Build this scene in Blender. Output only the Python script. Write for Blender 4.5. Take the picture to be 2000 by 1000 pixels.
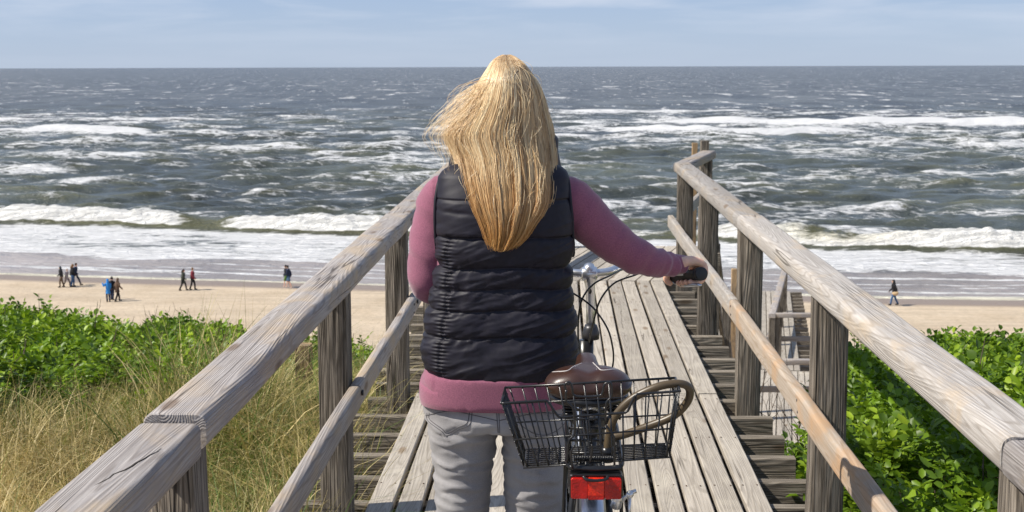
import bpy, bmesh, math, random
import numpy as np
from mathutils import Vector, Matrix
from mathutils.bvhtree import BVHTree

random.seed(7); rs = np.random.RandomState(7)
S = bpy.context.scene
for o in list(bpy.data.objects): bpy.data.objects.remove(o)
C = S.collection

# ------------------------------------------------------------------ camera, sky, sun, exposure
EYE = 1.67
F = 2600.0                       # focal length in pixels of the 2000 px wide photograph
PITCH, YAW, ROLL = math.atan(370/F), math.radians(2.07), math.radians(-0.17)
RC = Matrix.Rotation(YAW, 3, 'Z') @ Matrix.Rotation(math.pi/2 - PITCH, 3, 'X') @ Matrix.Rotation(ROLL, 3, 'Z')
cam_d = bpy.data.cameras.new('camera'); cam = bpy.data.objects.new('camera', cam_d); C.objects.link(cam)
cam.matrix_world = Matrix.Translation((0, 0, EYE)) @ RC.to_4x4()
cam_d.sensor_width = 36; cam_d.lens = 36*F/2000; cam_d.clip_start = 0.05; cam_d.clip_end = 90000
cam_d.dof.use_dof = True; cam_d.dof.focus_distance = 3.4; cam_d.dof.aperture_fstop = 13
S.camera = cam

SUN_EL = math.radians(47); TO_SUN = Vector((-0.972, -0.235, 0)).normalized()*math.cos(SUN_EL) + Vector((0, 0, math.sin(SUN_EL)))
sd = bpy.data.lights.new('sun', 'SUN'); sd.energy = 5.0; sd.angle = math.radians(0.53); sd.color = (1.0, 0.94, 0.84)
sun = bpy.data.objects.new('sun', sd); C.objects.link(sun); sun.rotation_euler = TO_SUN.to_track_quat('Z', 'Y').to_euler()
S.view_settings.view_transform = 'Standard'; S.view_settings.look = 'None'
S.view_settings.exposure = 0.30; S.view_settings.gamma = 1; S.view_settings.use_curve_mapping = False

W = bpy.data.worlds.new('World'); S.world = W; W.use_nodes = True
wn = W.node_tree; wn.nodes.clear()
def N(nt, typ, **kw):
    n = nt.nodes.new(typ)
    for k, v in kw.items():
        if k == 'inp':
            for a, b in v.items(): n.inputs[a].default_value = b
        else: setattr(n, k, v)
    return n
def L(nt, a, ao, b, bi): nt.links.new(a.outputs[ao], b.inputs[bi])
sky = N(wn, 'ShaderNodeTexSky', sky_type='NISHITA', sun_disc=False, sun_elevation=SUN_EL,
        sun_rotation=math.atan2(TO_SUN.x, TO_SUN.y), altitude=0, air_density=1.0, dust_density=0.25, ozone_density=3.0)
tc = N(wn, 'ShaderNodeTexCoord'); sep = N(wn, 'ShaderNodeSeparateXYZ'); L(wn, tc, 'Generated', sep, 0)
grad = N(wn, 'ShaderNodeValToRGB'); L(wn, sep, 'Z', grad, 0)
ge = grad.color_ramp; ge.elements[0].position = 0.0; ge.elements[0].color = (4.7, 6.1, 8.6, 1)
ge.elements[1].position = 0.6; ge.elements[1].color = (0.9, 1.9, 4.2, 1)
e = ge.elements.new(0.06); e.color = (3.9, 5.3, 8.3, 1)
e = ge.elements.new(0.25); e.color = (2.0, 3.3, 6.2, 1)
mixs = N(wn, 'ShaderNodeMix', data_type='RGBA', inp={0: 0.72}); L(wn, sky, 0, mixs, 6); L(wn, grad, 0, mixs, 7)
mp = N(wn, 'ShaderNodeMapping', inp={'Scale': (3.0, 3.0, 26.0)}); L(wn, tc, 'Generated', mp, 0)
cn = N(wn, 'ShaderNodeTexNoise', inp={'Scale': 2.2, 'Detail': 6, 'Roughness': 0.55, 'Distortion': 0.3}); L(wn, mp, 0, cn, 0)
cr = N(wn, 'ShaderNodeMapRange', inp={1: 0.42, 2: 0.70, 3: 0.0, 4: 0.8}); L(wn, cn, 0, cr, 0)
hgt = N(wn, 'ShaderNodeMapRange', inp={1: 0.015, 2: 0.06, 3: 0.15, 4: 1.0}); L(wn, sep, 'Z', hgt, 0)
cm = N(wn, 'ShaderNodeMath', operation='MULTIPLY'); L(wn, cr, 0, cm, 0); L(wn, hgt, 0, cm, 1)
mixc = N(wn, 'ShaderNodeMix', data_type='RGBA', inp={7: (7.4, 8.0, 9.2, 1)}); L(wn, cm, 0, mixc, 0); L(wn, mixs, 2, mixc, 6)
bg = N(wn, 'ShaderNodeBackground', inp={1: 0.078}); L(wn, mixc, 2, bg, 0)
wo = N(wn, 'ShaderNodeOutputWorld'); L(wn, bg, 0, wo, 0)

def P(px, py, D):
    """the point on the vertical plane y = D that the photograph shows at (px, py)"""
    d = RC @ Vector((px - 1000, 500 - py, -F))
    t = D/d.y
    return Vector((d.x*t, D, EYE + d.z*t))
def G(px, py, z):
    """the point at height z that the photograph shows at (px, py)"""
    d = RC @ Vector((px - 1000, 500 - py, -F))
    t = (z - EYE)/d.z
    return Vector((d.x*t, d.y*t, z))

# ------------------------------------------------------------------ helpers
def tag(o, label=None, cat=None, group=None, kind=None):
    if label: o['label'] = label
    if cat: o['category'] = cat
    if group: o['group'] = group
    if kind: o['kind'] = kind
    return o
def empty(name, loc=(0, 0, 0), rz=0):
    o = bpy.data.objects.new(name, None); C.objects.link(o); o.location = loc; o.rotation_euler = (0, 0, rz)
    o.empty_display_size = 0.1
    return o
def link(name, me, mat=None, parent=None, smooth=False):
    o = bpy.data.objects.new(name, me); C.objects.link(o)
    if mat and not me.materials: me.materials.append(mat)
    if smooth: me.polygons.foreach_set('use_smooth', [True]*len(me.polygons))
    if parent:
        o.parent = parent
        o.matrix_parent_inverse = Matrix.Identity(4)
        if parent.type == 'EMPTY':      # parts are written in world coordinates
            bpy.context.view_layer.update() if False else None
            o.matrix_parent_inverse = (Matrix.Translation(parent.location) @ parent.rotation_euler.to_matrix().to_4x4()).inverted()
    return o
def mesh_np(name, v, f, attrs=None):
    me = bpy.data.meshes.new(name)
    v = np.asarray(v, dtype=np.float32); f = np.asarray(f, dtype=np.int32)
    k = f.shape[1]
    me.vertices.add(len(v)); me.vertices.foreach_set('co', v.ravel())
    me.loops.add(f.size); me.loops.foreach_set('vertex_index', f.ravel())
    me.polygons.add(len(f)); me.polygons.foreach_set('loop_start', np.arange(0, f.size, k, dtype=np.int32))
    me.update(calc_edges=True); me.validate()
    for n, a in (attrs or {}).items():
        at = me.attributes.new(n, 'FLOAT', 'POINT'); at.data.foreach_set('value', np.asarray(a, dtype=np.float32))
    return me
def grid_faces(nr, nc, wrap=False):
    r = np.arange(nr - 1)[:, None]; c = np.arange(nc if wrap else nc - 1)[None, :]
    c2 = (c + 1) % nc
    a = r*nc + c; b = r*nc + c2; d = (r + 1)*nc + c2; e_ = (r + 1)*nc + c
    return np.stack([a, b, d, e_], -1).reshape(-1, 4)
def catmull(pts, n):
    p = np.array(pts, float); m = len(p)
    q = np.vstack([2*p[0] - p[1], p, 2*p[-1] - p[-2]])
    out = []
    for u in np.linspace(0, m - 1, n):
        i = min(int(u), m - 2); t = u - i
        a, b, c, d = q[i], q[i+1], q[i+2], q[i+3]
        out.append(0.5*((2*b) + (-a + c)*t + (2*a - 5*b + 4*c - d)*t*t + (-a + 3*b - 3*c + d)*t**3))
    return np.array(out)
class MB:
    """collects verts and faces of one part"""
    def __init__(s): s.v = []; s.f = []
    def add(s, v, f):
        o = len(s.v); s.v += [tuple(x) for x in v]; s.f += [tuple(i + o for i in q) for q in f]
    def tube(s, pts, r, seg=8, n=None, squash=None, ref=None):
        p = np.array([tuple(x) for x in pts], float)
        rr = np.full(len(p), r, float) if np.isscalar(r) else np.array(r, float)
        if n:
            c = catmull(np.hstack([p, rr[:, None]]), n); p = c[:, :3]; rr = np.abs(c[:, 3])
        t = np.gradient(p, axis=0); t /= np.linalg.norm(t, axis=1)[:, None] + 1e-12
        up = np.array(ref if ref is not None else ((0, 0, 1) if abs(t[0][2]) < 0.9 else (0, 1, 0)), float)
        a = np.cross(up, t[0]); a /= np.linalg.norm(a)
        rows = []
        for i in range(len(p)):
            a = a - t[i]*np.dot(a, t[i]); a /= np.linalg.norm(a); b = np.cross(t[i], a)
            for k in range(seg):
                w = 2*math.pi*k/seg
                sx, sy = (squash if squash else (1, 1))
                rows.append(p[i] + rr[i]*(math.cos(w)*a*sx + math.sin(w)*b*sy))
        f = [tuple(q) for q in grid_faces(len(p), seg, True)]
        f.append(tuple(range(seg))[::-1]); m = (len(p) - 1)*seg; f.append(tuple(m + k for k in range(seg)))
        s.add(rows, f); return s
    def ball(s, c, r, nu=14, nv=9, rot=None):
        r = (r, r, r) if np.isscalar(r) else r
        v = []; 
        for i in range(nv):
            th = math.pi*(i + 0.5)/nv
            for k in range(nu):
                w = 2*math.pi*k/nu
                q = Vector((r[0]*math.sin(th)*math.cos(w), r[1]*math.sin(th)*math.sin(w), r[2]*math.cos(th)))
                if rot: q = rot @ q
                v.append(Vector(c) + q)
        f = [tuple(q) for q in grid_faces(nv, nu, True)]
        f.append(tuple(range(nu))[::-1]); m = (nv - 1)*nu; f.append(tuple(m + k for k in range(nu)))
        s.add(v, f); return s
    def box(s, c, d, rot=None):
        v = []
        for x in (-1, 1):
            for y in (-1, 1):
                for z in (-1, 1):
                    q = Vector((x*d[0]/2, y*d[1]/2, z*d[2]/2))
                    if rot: q = rot @ q
                    v.append(Vector(c) + q)
        s.add(v, [(0, 1, 3, 2), (4, 6, 7, 5), (0, 4, 5, 1), (2, 3, 7, 6), (0, 2, 6, 4), (1, 5, 7, 3)]); return s
    def rings(s, rings, cap=True):
        n = len(rings[0]); v = [p for r in rings for p in r]
        f = [tuple(q) for q in grid_faces(len(rings), n, True)]
        if cap:
            f.append(tuple(range(n))[::-1]); m = (len(rings) - 1)*n; f.append(tuple(m + k for k in range(n)))
        s.add(v, f); return s
    def mesh(s, name):
        me = bpy.data.meshes.new(name); me.from_pydata(s.v, [], s.f); me.update()
        bm = bmesh.new(); bm.from_mesh(me); bmesh.ops.recalc_face_normals(bm, faces=bm.faces); bm.to_mesh(me); bm.free()
        return me
    def build(s, name, mat, parent=None, smooth=True): return link(name, s.mesh(name), mat, parent, smooth)
    def remesh(s, name, voxel, iters=4):
        me = s.mesh('tmp'); o = bpy.data.objects.new('tmp', me); C.objects.link(o)
        m = o.modifiers.new('r', 'REMESH'); m.mode = 'VOXEL'; m.voxel_size = voxel; m.use_smooth_shade = True
        if iters: sm = o.modifiers.new('s', 'SMOOTH'); sm.factor = 0.5; sm.iterations = iters
        dg = bpy.context.evaluated_depsgraph_get(); dg.update()
        out = bpy.data.meshes.new_from_object(o.evaluated_get(dg)); out.name = name
        bpy.data.objects.remove(o); bpy.data.meshes.remove(me)
        return out
# lattice noise in numpy
_T = rs.rand(256, 256)
def vnoise(x, y, seed=0):
    x = np.asarray(x, float) + seed*17.31; y = np.asarray(y, float) + seed*9.17
    xi = np.floor(x).astype(int); yi = np.floor(y).astype(int); fx = x - xi; fy = y - yi
    fx = fx*fx*(3 - 2*fx); fy = fy*fy*(3 - 2*fy)
    g = lambda a, b: _T[a % 256, b % 256]
    return (g(xi, yi)*(1-fx) + g(xi+1, yi)*fx)*(1-fy) + (g(xi, yi+1)*(1-fx) + g(xi+1, yi+1)*fx)*fy
def fbm(x, y, o=4, seed=0):
    s_ = 0; a = 0.5; t = 0
    for i in range(o):
        s_ = s_ + a*vnoise(x*2**i, y*2**i, seed + i*3); t += a; a *= 0.5
    return s_/t
def sstep(a, b, x):
    t = np.clip((np.asarray(x, float) - a)/(b - a), 0, 1); return t*t*(3 - 2*t)

# ------------------------------------------------------------------ materials
def mat(name):
    m = bpy.data.materials.new(name); m.use_nodes = True; nt = m.node_tree; nt.nodes.clear()
    out = N(nt, 'ShaderNodeOutputMaterial'); b = N(nt, 'ShaderNodeBsdfPrincipled'); L(nt, b, 0, out, 0)
    return m, nt, b
def simple(name, col, rough=0.5, metal=0, var=0.15, scale=40, bump=0.0, bscale=80, **kw):
    m, nt, b = mat(name)
    tc = N(nt, 'ShaderNodeTexCoord'); n = N(nt, 'ShaderNodeTexNoise', inp={'Scale': scale, 'Detail': 4}); L(nt, tc, 'Object', n, 0)
    r = N(nt, 'ShaderNodeValToRGB'); L(nt, n, 0, r, 0)
    r.color_ramp.elements[0].position = 0.3; r.color_ramp.elements[1].position = 0.7
    r.color_ramp.elements[0].color = tuple(c*(1-var) for c in col) + (1,)
    r.color_ramp.elements[1].color = tuple(min(c*(1+var), 1) for c in col) + (1,)
    L(nt, r, 0, b, 'Base Color'); b.inputs['Roughness'].default_value = rough; b.inputs['Metallic'].default_value = metal
    for k, v in kw.items(): b.inputs[k.replace('_', ' ')].default_value = v
    if bump:
        n2 = N(nt, 'ShaderNodeTexNoise', inp={'Scale': bscale, 'Detail': 5}); L(nt, tc, 'Object', n2, 0)
        bp = N(nt, 'ShaderNodeBump', inp={'Strength': bump, 'Distance': 0.004}); L(nt, n2, 0, bp, 'Height'); L(nt, bp, 0, b, 'Normal')
    return m
def wood(name, light, mid, dark, warm=None, warm_amt=0.0, relief=1.0, fib=0.5, rough=0.78):
    """weathered timber; the grain runs along the object's local X"""
    m, nt, b = mat(name)
    tc = N(nt, 'ShaderNodeTexCoord'); oi = N(nt, 'ShaderNodeObjectInfo')
    mul = N(nt, 'ShaderNodeMath', operation='MULTIPLY', inp={1: 57.0}); L(nt, oi, 'Random', mul, 0)
    cmb = N(nt, 'ShaderNodeCombineXYZ'); L(nt, mul, 0, cmb, 0); L(nt, mul, 0, cmb, 1); L(nt, mul, 0, cmb, 2)
    add = N(nt, 'ShaderNodeVectorMath', operation='ADD'); L(nt, tc, 'Object', add, 0); L(nt, cmb, 0, add, 1)
    def noise(sc, s=1.0, d=3, dist=0.0, rg=0.5):
        mpn = N(nt, 'ShaderNodeMapping', inp={'Scale': sc}); L(nt, add, 0, mpn, 0)
        n = N(nt, 'ShaderNodeTexNoise', inp={'Scale': s, 'Detail': d, 'Distortion': dist, 'Roughness': rg}); L(nt, mpn, 0, n, 0); return n
    cont = noise((0.42, 8, 8), 1.0, 1.5, 0.35)                       # growth rings are contours of this
    ml = N(nt, 'ShaderNodeMath', operation='MULTIPLY', inp={1: 210.0}); L(nt, cont, 0, ml, 0)
    sn = N(nt, 'ShaderNodeMath', operation='SINE'); L(nt, ml, 0, sn, 0)
    rings = N(nt, 'ShaderNodeMapRange', inp={1: -1, 2: 1, 3: 0, 4: 1}); L(nt, sn, 0, rings, 0)
    fiber = noise((5.0, 190, 190), 1.0, 3, 0.0, 0.6)
    streak = noise((2.4, 46, 46), 1.0, 4, 0.2, 0.6)
    blotch = noise((3.0, 5, 5), 1.0, 4, 0.5, 0.6)
    # colour
    mx = N(nt, 'ShaderNodeMix', data_type='RGBA', inp={6: (*mid, 1), 7: (*light, 1)})
    mr = N(nt, 'ShaderNodeMapRange', inp={1: 0.35, 2: 0.65}); L(nt, streak, 0, mr, 0); L(nt, mr, 0, mx, 0)
    m2 = N(nt, 'ShaderNodeMix', data_type='RGBA', inp={7: (*dark, 1)}); L(nt, mx, 2, m2, 6)
    fr = N(nt, 'ShaderNodeMapRange', inp={1: 0.62, 2: 0.40, 3: 0, 4: fib}); L(nt, fiber, 0, fr, 0); L(nt, fr, 0, m2, 0)
    m3 = N(nt, 'ShaderNodeMix', data_type='RGBA', inp={7: (*dark, 1)}); L(nt, m2, 2, m3, 6)
    rr = N(nt, 'ShaderNodeMapRange', inp={1: 0.75, 2: 1.0, 3: 0, 4: 0.5}); L(nt, rings, 0, rr, 0); L(nt, rr, 0, m3, 0)
    last = m3
    if warm:
        m4 = N(nt, 'ShaderNodeMix', data_type='RGBA', inp={7: (*warm, 1)}); L(nt, last, 2, m4, 6)
        wr = N(nt, 'ShaderNodeMapRange', inp={1: 0.55 - 0.25*warm_amt, 2: 0.75 - 0.2*warm_amt, 3: 0, 4: 0.85}); L(nt, blotch, 0, wr, 0); L(nt, wr, 0, m4, 0); last = m4
    crk_ = noise((0.55, 17, 17), 1.0, 2, 0.15); cs_ = N(nt, 'ShaderNodeMath', operation='SUBTRACT', inp={1: .5}); L(nt, crk_, 0, cs_, 0)
    ca_ = N(nt, 'ShaderNodeMath', operation='ABSOLUTE'); L(nt, cs_, 0, ca_, 0); cr3 = N(nt, 'ShaderNodeMapRange', inp={1: .016, 2: .004, 3: 0, 4: 1}); L(nt, ca_, 0, cr3, 0)
    msk = noise((1.1, 6, 6), 1.0, 2); mk2 = N(nt, 'ShaderNodeMapRange', inp={1: .60 - .08*relief, 2: .68 - .08*relief, 3: 0, 4: .8}); L(nt, msk, 0, mk2, 0)
    cm2 = N(nt, 'ShaderNodeMath', operation='MULTIPLY'); L(nt, cr3, 0, cm2, 0); L(nt, mk2, 0, cm2, 1)
    mc = N(nt, 'ShaderNodeMix', data_type='RGBA', inp={7: (dark[0]*.35, dark[1]*.33, dark[2]*.3, 1)}); L(nt, last, 2, mc, 6); L(nt, cm2, 0, mc, 0); last = mc
    # knots
    mk = N(nt, 'ShaderNodeMapping', inp={'Scale': (2.3, 7.5, 7.5)}); L(nt, add, 0, mk, 0)
    vo = N(nt, 'ShaderNodeTexVoronoi', inp={'Scale': 1.0, 'Randomness': 1.0}); L(nt, mk, 0, vo, 0)
    kr = N(nt, 'ShaderNodeMapRange', inp={1: 0.16, 2: 0.08, 3: 0, 4: 0.75}); L(nt, vo, 'Distance', kr, 0)
    m5 = N(nt, 'ShaderNodeMix', data_type='RGBA', inp={7: (dark[0]*0.9, dark[1]*0.7, dark[2]*0.5, 1)}); L(nt, last, 2, m5, 6); L(nt, kr, 0, m5, 0)
    # each board its own tone
    br = N(nt, 'ShaderNodeMapRange', inp={1: 0, 2: 1, 3: 0.80, 4: 1.14}); L(nt, oi, 'Random', br, 0)
    hs = N(nt, 'ShaderNodeHueSaturation'); L(nt, m5, 2, hs, 'Color'); L(nt, br, 0, hs, 'Value')
    L(nt, hs, 0, b, 'Base Color'); b.inputs['Roughness'].default_value = rough; b.inputs['Specular IOR Level'].default_value = 0.3
    hm = N(nt, 'ShaderNodeMath', operation='MULTIPLY_ADD', inp={1: 0.55}); L(nt, rings, 0, hm, 0); L(nt, fiber, 0, hm, 2)
    hc = N(nt, 'ShaderNodeMath', operation='MULTIPLY_ADD', inp={1: -1.6}); L(nt, cm2, 0, hc, 0); L(nt, hm, 0, hc, 2); hm = hc
    bp = N(nt, 'ShaderNodeBump', inp={'Strength': 0.55*relief, 'Distance': 0.003}); L(nt, hm, 0, bp, 'Height')
    L(nt, bp, 0, b, 'Normal')
    return m
M = {}
M['deck'] = wood('deck_wood', (.50, .45, .385), (.41, .365, .305), (.20, .17, .135), (.50, .45, .37), 0.2, 0.8, 0.36)
M['rail'] = wood('rail_wood', (.42, .39, .37), (.33, .30, .285), (.15, .125, .11), (.40, .31, .21), 0.35, 1.0, 0.45)
M['railpale'] = wood('pale_rail_wood', (.47, .44, .41), (.38, .35, .32), (.20, .17, .14), (.44, .35, .25), 0.2, 0.9, 0.4)
M['fresh'] = wood('sanded_rail_wood', (.55, .47, .39), (.47, .385, .30), (.30, .215, .14), (.56, .335, .17), 0.25, 0.8, 0.35)
M['post'] = wood('post_wood', (.33, .285, .235), (.23, .195, .155), (.06, .048, .036), None, 0, 2.2, 0.85)
M['beam'] = wood('beam_wood', (.40, .35, .285), (.29, .25, .195), (.09, .07, .05), None, 0, 1.8, 0.8)
M['oldpost'] = wood('old_post_wood', (.42, .31, .20), (.33, .24, .15), (.13, .09, .055), (.5, .33, .17), 0.5, 1.8, 0.7)

# ------------------------------------------------------------------ terrain
def interp(x, xs, ys): return np.interp(x, xs, ys)
def ground_h(x, y):
    x = np.asarray(x, float); y = np.asarray(y, float)
    side = interp(y, [-8, 4, 7, 10, 13, 15, 18, 24, 30, 46, 60], [-.42, -.42, -.55, -.95, -1.45, -2.0, -3.3, -5.0, -7.4, -12.8, -13.83])
    gully = interp(y, [-8, 4, 7, 9, 11, 14, 17, 24, 30, 46, 60], [-.42, -.45, -.75, -1.2, -1.9, -3.1, -3.75, -4.6, -6.4, -12.6, -13.83])
    r = x/np.maximum(y, 1)
    g = sstep(-.10, 0.0, r)*(1 - sstep(.185, .225, r)) * (x < 6.5)
    h = side*(1 - g) + gully*g
    h = h + (fbm(x*0.5, y*0.5, 3, 2) - .5)*0.35*np.clip((60 - y)/20, 0.0, 1) * (np.abs(x) > 1.0)
    return h - 0.05*np.clip(1.2 - np.abs(x), 0, 1)
def sand_mat(name, wet=True):
    m, nt, b = mat(name)
    tc = N(nt, 'ShaderNodeTexCoord')
    n = N(nt, 'ShaderNodeTexNoise', inp={'Scale': 0.35, 'Detail': 6, 'Roughness': 0.6}); L(nt, tc, 'Object', n, 0)
    r = N(nt, 'ShaderNodeValToRGB'); L(nt, n, 0, r, 0)
    r.color_ramp.elements[0].position = .3; r.color_ramp.elements[0].color = (.50, .395, .275, 1)
    r.color_ramp.elements[1].position = .7; r.color_ramp.elements[1].color = (.60, .49, .36, 1)
    f = N(nt, 'ShaderNodeTexNoise', inp={'Scale': 3.2, 'Detail': 7, 'Roughness': 0.75}); L(nt, tc, 'Object', f, 0)
    ff = N(nt, 'ShaderNodeMapRange', inp={1: 0.3, 2: 0.7, 3: 0.80, 4: 1.12}); L(nt, f, 0, ff, 0)
    # trodden streaks along the beach
    mps = N(nt, 'ShaderNodeMapping', inp={'Scale': (.12, 1.3, 1)}); L(nt, tc, 'Object', mps, 0)
    st = N(nt, 'ShaderNodeTexNoise', inp={'Scale': 1.0, 'Detail': 5, 'Roughness': .65, 'Distortion': .4}); L(nt, mps, 0, st, 0)
    sr = N(nt, 'ShaderNodeMapRange', inp={1: 0.35, 2: 0.62, 3: 0.84, 4: 1.03}); L(nt, st, 0, sr, 0)
    mm = N(nt, 'ShaderNodeMath', operation='MULTIPLY'); L(nt, ff, 0, mm, 0); L(nt, sr, 0, mm, 1)
    hs = N(nt, 'ShaderNodeHueSaturation'); L(nt, r, 0, hs, 'Color'); L(nt, mm, 0, hs, 'Value')
    col = hs
    b.inputs['Roughness'].default_value = .95
    if wet:
        at = N(nt, 'ShaderNodeAttribute', attribute_name='wet')
        mx = N(nt, 'ShaderNodeMix', data_type='RGBA', inp={7: (.26, .20, .155, 1)}); L(nt, hs, 0, mx, 6); L(nt, at, 'Fac', mx, 0)
        L(nt, mx, 2, b, 'Base Color')
        rg = N(nt, 'ShaderNodeMapRange', inp={1: 0, 2: 1, 3: .95, 4: .45}); L(nt, at, 'Fac', rg, 0); L(nt, rg, 0, b, 'Roughness')
    else: L(nt, hs, 0, b, 'Base Color')
    bp = N(nt, 'ShaderNodeBump', inp={'Strength': .9, 'Distance': .10}); L(nt, f, 0, bp, 'Height'); L(nt, bp, 0, b, 'Normal')
    return m
ys = np.concatenate([np.arange(-6, 20, .25), np.arange(20, 62.01, .8)]); xs = np.concatenate([np.arange(-60, -10, 1.5), np.arange(-10, 10, .25), np.arange(10, 60.1, 1.5)])
X, Y = np.meshgrid(xs, ys)
Z = ground_h(X, Y) + .0
tag(link('dune_ground', mesh_np('dune_ground', np.stack([X, Y, Z], -1).reshape(-1, 3), grid_faces(len(ys), len(xs))), sand_mat('dune_sand', False), None, True), kind='structure')
ZB, ZS = -13.83, -14.0
def shore(x): return 91.2 - .14*np.clip(x, -120, 120) + 2.2*(fbm(x*.035, x*0+3.3, 2, 5) - .5)
ys = np.concatenate([[50, 56], np.arange(58, 104, .5), [110, 125, 150]]); xs = np.concatenate([[-3000, -800, -300], np.arange(-120, 120.1, 1.0), [300, 800, 3000]])
X, Y = np.meshgrid(xs, ys); u = Y - shore(X)
Z = ZB - .012*np.clip(u + 4, 0, 99) - .05*np.clip(u, 0, 99) + (fbm(X*.25, Y*.6, 3, 8) - .5)*.16*np.clip(-u - 4, 0, 6)/6
Z = np.where(Y < 59, ZB - .6, Z)
beach = mesh_np('beach', np.stack([X, Y, Z], -1).reshape(-1, 3), grid_faces(len(ys), len(xs)), {'wet': sstep(-1.6, -.5, u).ravel()})
tag(link('beach', beach, sand_mat('beach_sand'), None, True), kind='structure')

# ------------------------------------------------------------------ sea
def sea_mat():
    m, nt, b = mat('sea_water'); out = nt.nodes['Material Output'] if 'Material Output' in nt.nodes else [n for n in nt.nodes if n.type == 'OUTPUT_MATERIAL'][0]
    geo = N(nt, 'ShaderNodeNewGeometry')
    at = lambda n: N(nt, 'ShaderNodeAttribute', attribute_name=n)
    foam, olive, shal, far = at('foam'), at('olive'), at('shallow'), at('far')
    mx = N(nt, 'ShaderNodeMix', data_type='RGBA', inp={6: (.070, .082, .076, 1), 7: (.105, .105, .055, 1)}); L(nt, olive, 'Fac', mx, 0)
    m1 = N(nt, 'ShaderNodeMix', data_type='RGBA', inp={7: (.074, .076, .073, 1)}); L(nt, mx, 2, m1, 6); L(nt, far, 'Fac', m1, 0)
    m2 = N(nt, 'ShaderNodeMix', data_type='RGBA', inp={7: (.30, .268, .255, 1)}); L(nt, m1, 2, m2, 6); L(nt, shal, 'Fac', m2, 0)
    big = N(nt, 'ShaderNodeTexNoise', inp={'Scale': .035, 'Detail': 4}); mpb = N(nt, 'ShaderNodeMapping', inp={'Scale': (.4, 1, 1)}); L(nt, geo, 'Position', mpb, 0); L(nt, mpb, 0, big, 0)
    bg2 = N(nt, 'ShaderNodeTexNoise', inp={'Scale': .05, 'Detail': 5, 'Roughness': .75}); mb2 = N(nt, 'ShaderNodeMapping', inp={'Scale': (.5, .35, 1)}); L(nt, geo, 'Position', mb2, 0); L(nt, mb2, 0, bg2, 0)
    bav = N(nt, 'ShaderNodeMath', operation='MULTIPLY_ADD', inp={1: .5}); L(nt, big, 0, bav, 0)
    bh = N(nt, 'ShaderNodeMath', operation='MULTIPLY', inp={1: .5}); L(nt, bg2, 0, bh, 0); L(nt, bh, 0, bav, 2)
    bv = N(nt, 'ShaderNodeMapRange', inp={1: .38, 2: .62, 3: .55, 4: 1.35}); L(nt, bav, 0, bv, 0)
    hv = N(nt, 'ShaderNodeHueSaturation'); L(nt, m2, 2, hv, 'Color'); L(nt, bv, 0, hv, 'Value')
    def nz(sx, sy, sc, d, dist=0.0, rg=.6):
        mpn = N(nt, 'ShaderNodeMapping', inp={'Scale': (sx, sy, 1), 'Rotation': (0, 0, .12)}); L(nt, geo, 'Position', mpn, 0)
        n = N(nt, 'ShaderNodeTexNoise', inp={'Scale': sc, 'Detail': d, 'Distortion': dist, 'Roughness': rg}); L(nt, mpn, 0, n, 0); return n
    ft = nz(.045, .010, 1.0, 6, .3, .8); fv = N(nt, 'ShaderNodeMapRange', inp={1: .36, 2: .64, 3: .35, 4: 1.7}); L(nt, ft, 0, fv, 0)
    fw = N(nt, 'ShaderNodeMix', data_type='FLOAT', inp={2: 1.0}); L(nt, far, 'Fac', fw, 0); L(nt, fv, 0, fw, 3)
    hv2 = N(nt, 'ShaderNodeHueSaturation'); L(nt, hv, 0, hv2, 'Color'); L(nt, fw, 0, hv2, 'Value'); hv = hv2
    L(nt, hv, 0, b, 'Base Color'); b.inputs['Roughness'].default_value = .22; b.inputs['IOR'].default_value = 1.33
    b.inputs['Specular IOR Level'].default_value = .40
    sp = N(nt, 'ShaderNodeMapRange', inp={1: 0, 2: 1, 3: .30, 4: .07}); L(nt, far, 'Fac', sp, 0); L(nt, sp, 0, b, 'Specular IOR Level')
    # wavelets
    w1 = nz(.55, 1, .45, 6, .3, .62); w2 = nz(.5, 1, 2.2, 4, .2)
    ba = N(nt, 'ShaderNodeBump', inp={'Strength': 1.0, 'Distance': 1.0}); L(nt, w1, 0, ba, 'Height')
    bb = N(nt, 'ShaderNodeBump', inp={'Strength': .8, 'Distance': .14}); L(nt, w2, 0, bb, 'Height'); L(nt, ba, 0, bb, 'Normal'); L(nt, bb, 0, b, 'Normal')
    # foam: torn at several sizes
    f1 = nz(.36, 1, .42, 10, 1.2, .72); f2 = nz(.30, 1, 1.6, 5, .9, .65)
    vor = N(nt, 'ShaderNodeTexVoronoi', feature='DISTANCE_TO_EDGE', inp={'Scale': .5}); mv = N(nt, 'ShaderNodeMapping', inp={'Scale': (.55, 1.0, 1)})
    dn = N(nt, 'ShaderNodeTexNoise', inp={'Scale': .5, 'Detail': 4}); L(nt, geo, 'Position', dn, 0)
    dv = N(nt, 'ShaderNodeVectorMath', operation='MULTIPLY_ADD', inp={1: (5, 5, 0)}); L(nt, dn, 'Color', dv, 0); L(nt, geo, 'Position', dv, 2)
    L(nt, dv, 0, mv, 0); L(nt, mv, 0, vor, 0)
    lace = N(nt, 'ShaderNodeMapRange', inp={1: 0, 2: .16, 3: .13, 4: -.04}); L(nt, vor, 'Distance', lace, 0)
    a1 = N(nt, 'ShaderNodeMath', operation='MULTIPLY_ADD', inp={1: 1.7, 2: -.85}); L(nt, f1, 0, a1, 0)
    a2 = N(nt, 'ShaderNodeMath', operation='MULTIPLY_ADD', inp={1: .9, 2: -.45}); L(nt, f2, 0, a2, 0)
    s1 = N(nt, 'ShaderNodeMath', operation='ADD'); L(nt, a1, 0, s1, 0); L(nt, a2, 0, s1, 1)
    s2 = N(nt, 'ShaderNodeMath', operation='ADD'); L(nt, s1, 0, s2, 0); L(nt, lace, 0, s2, 1)
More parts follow.
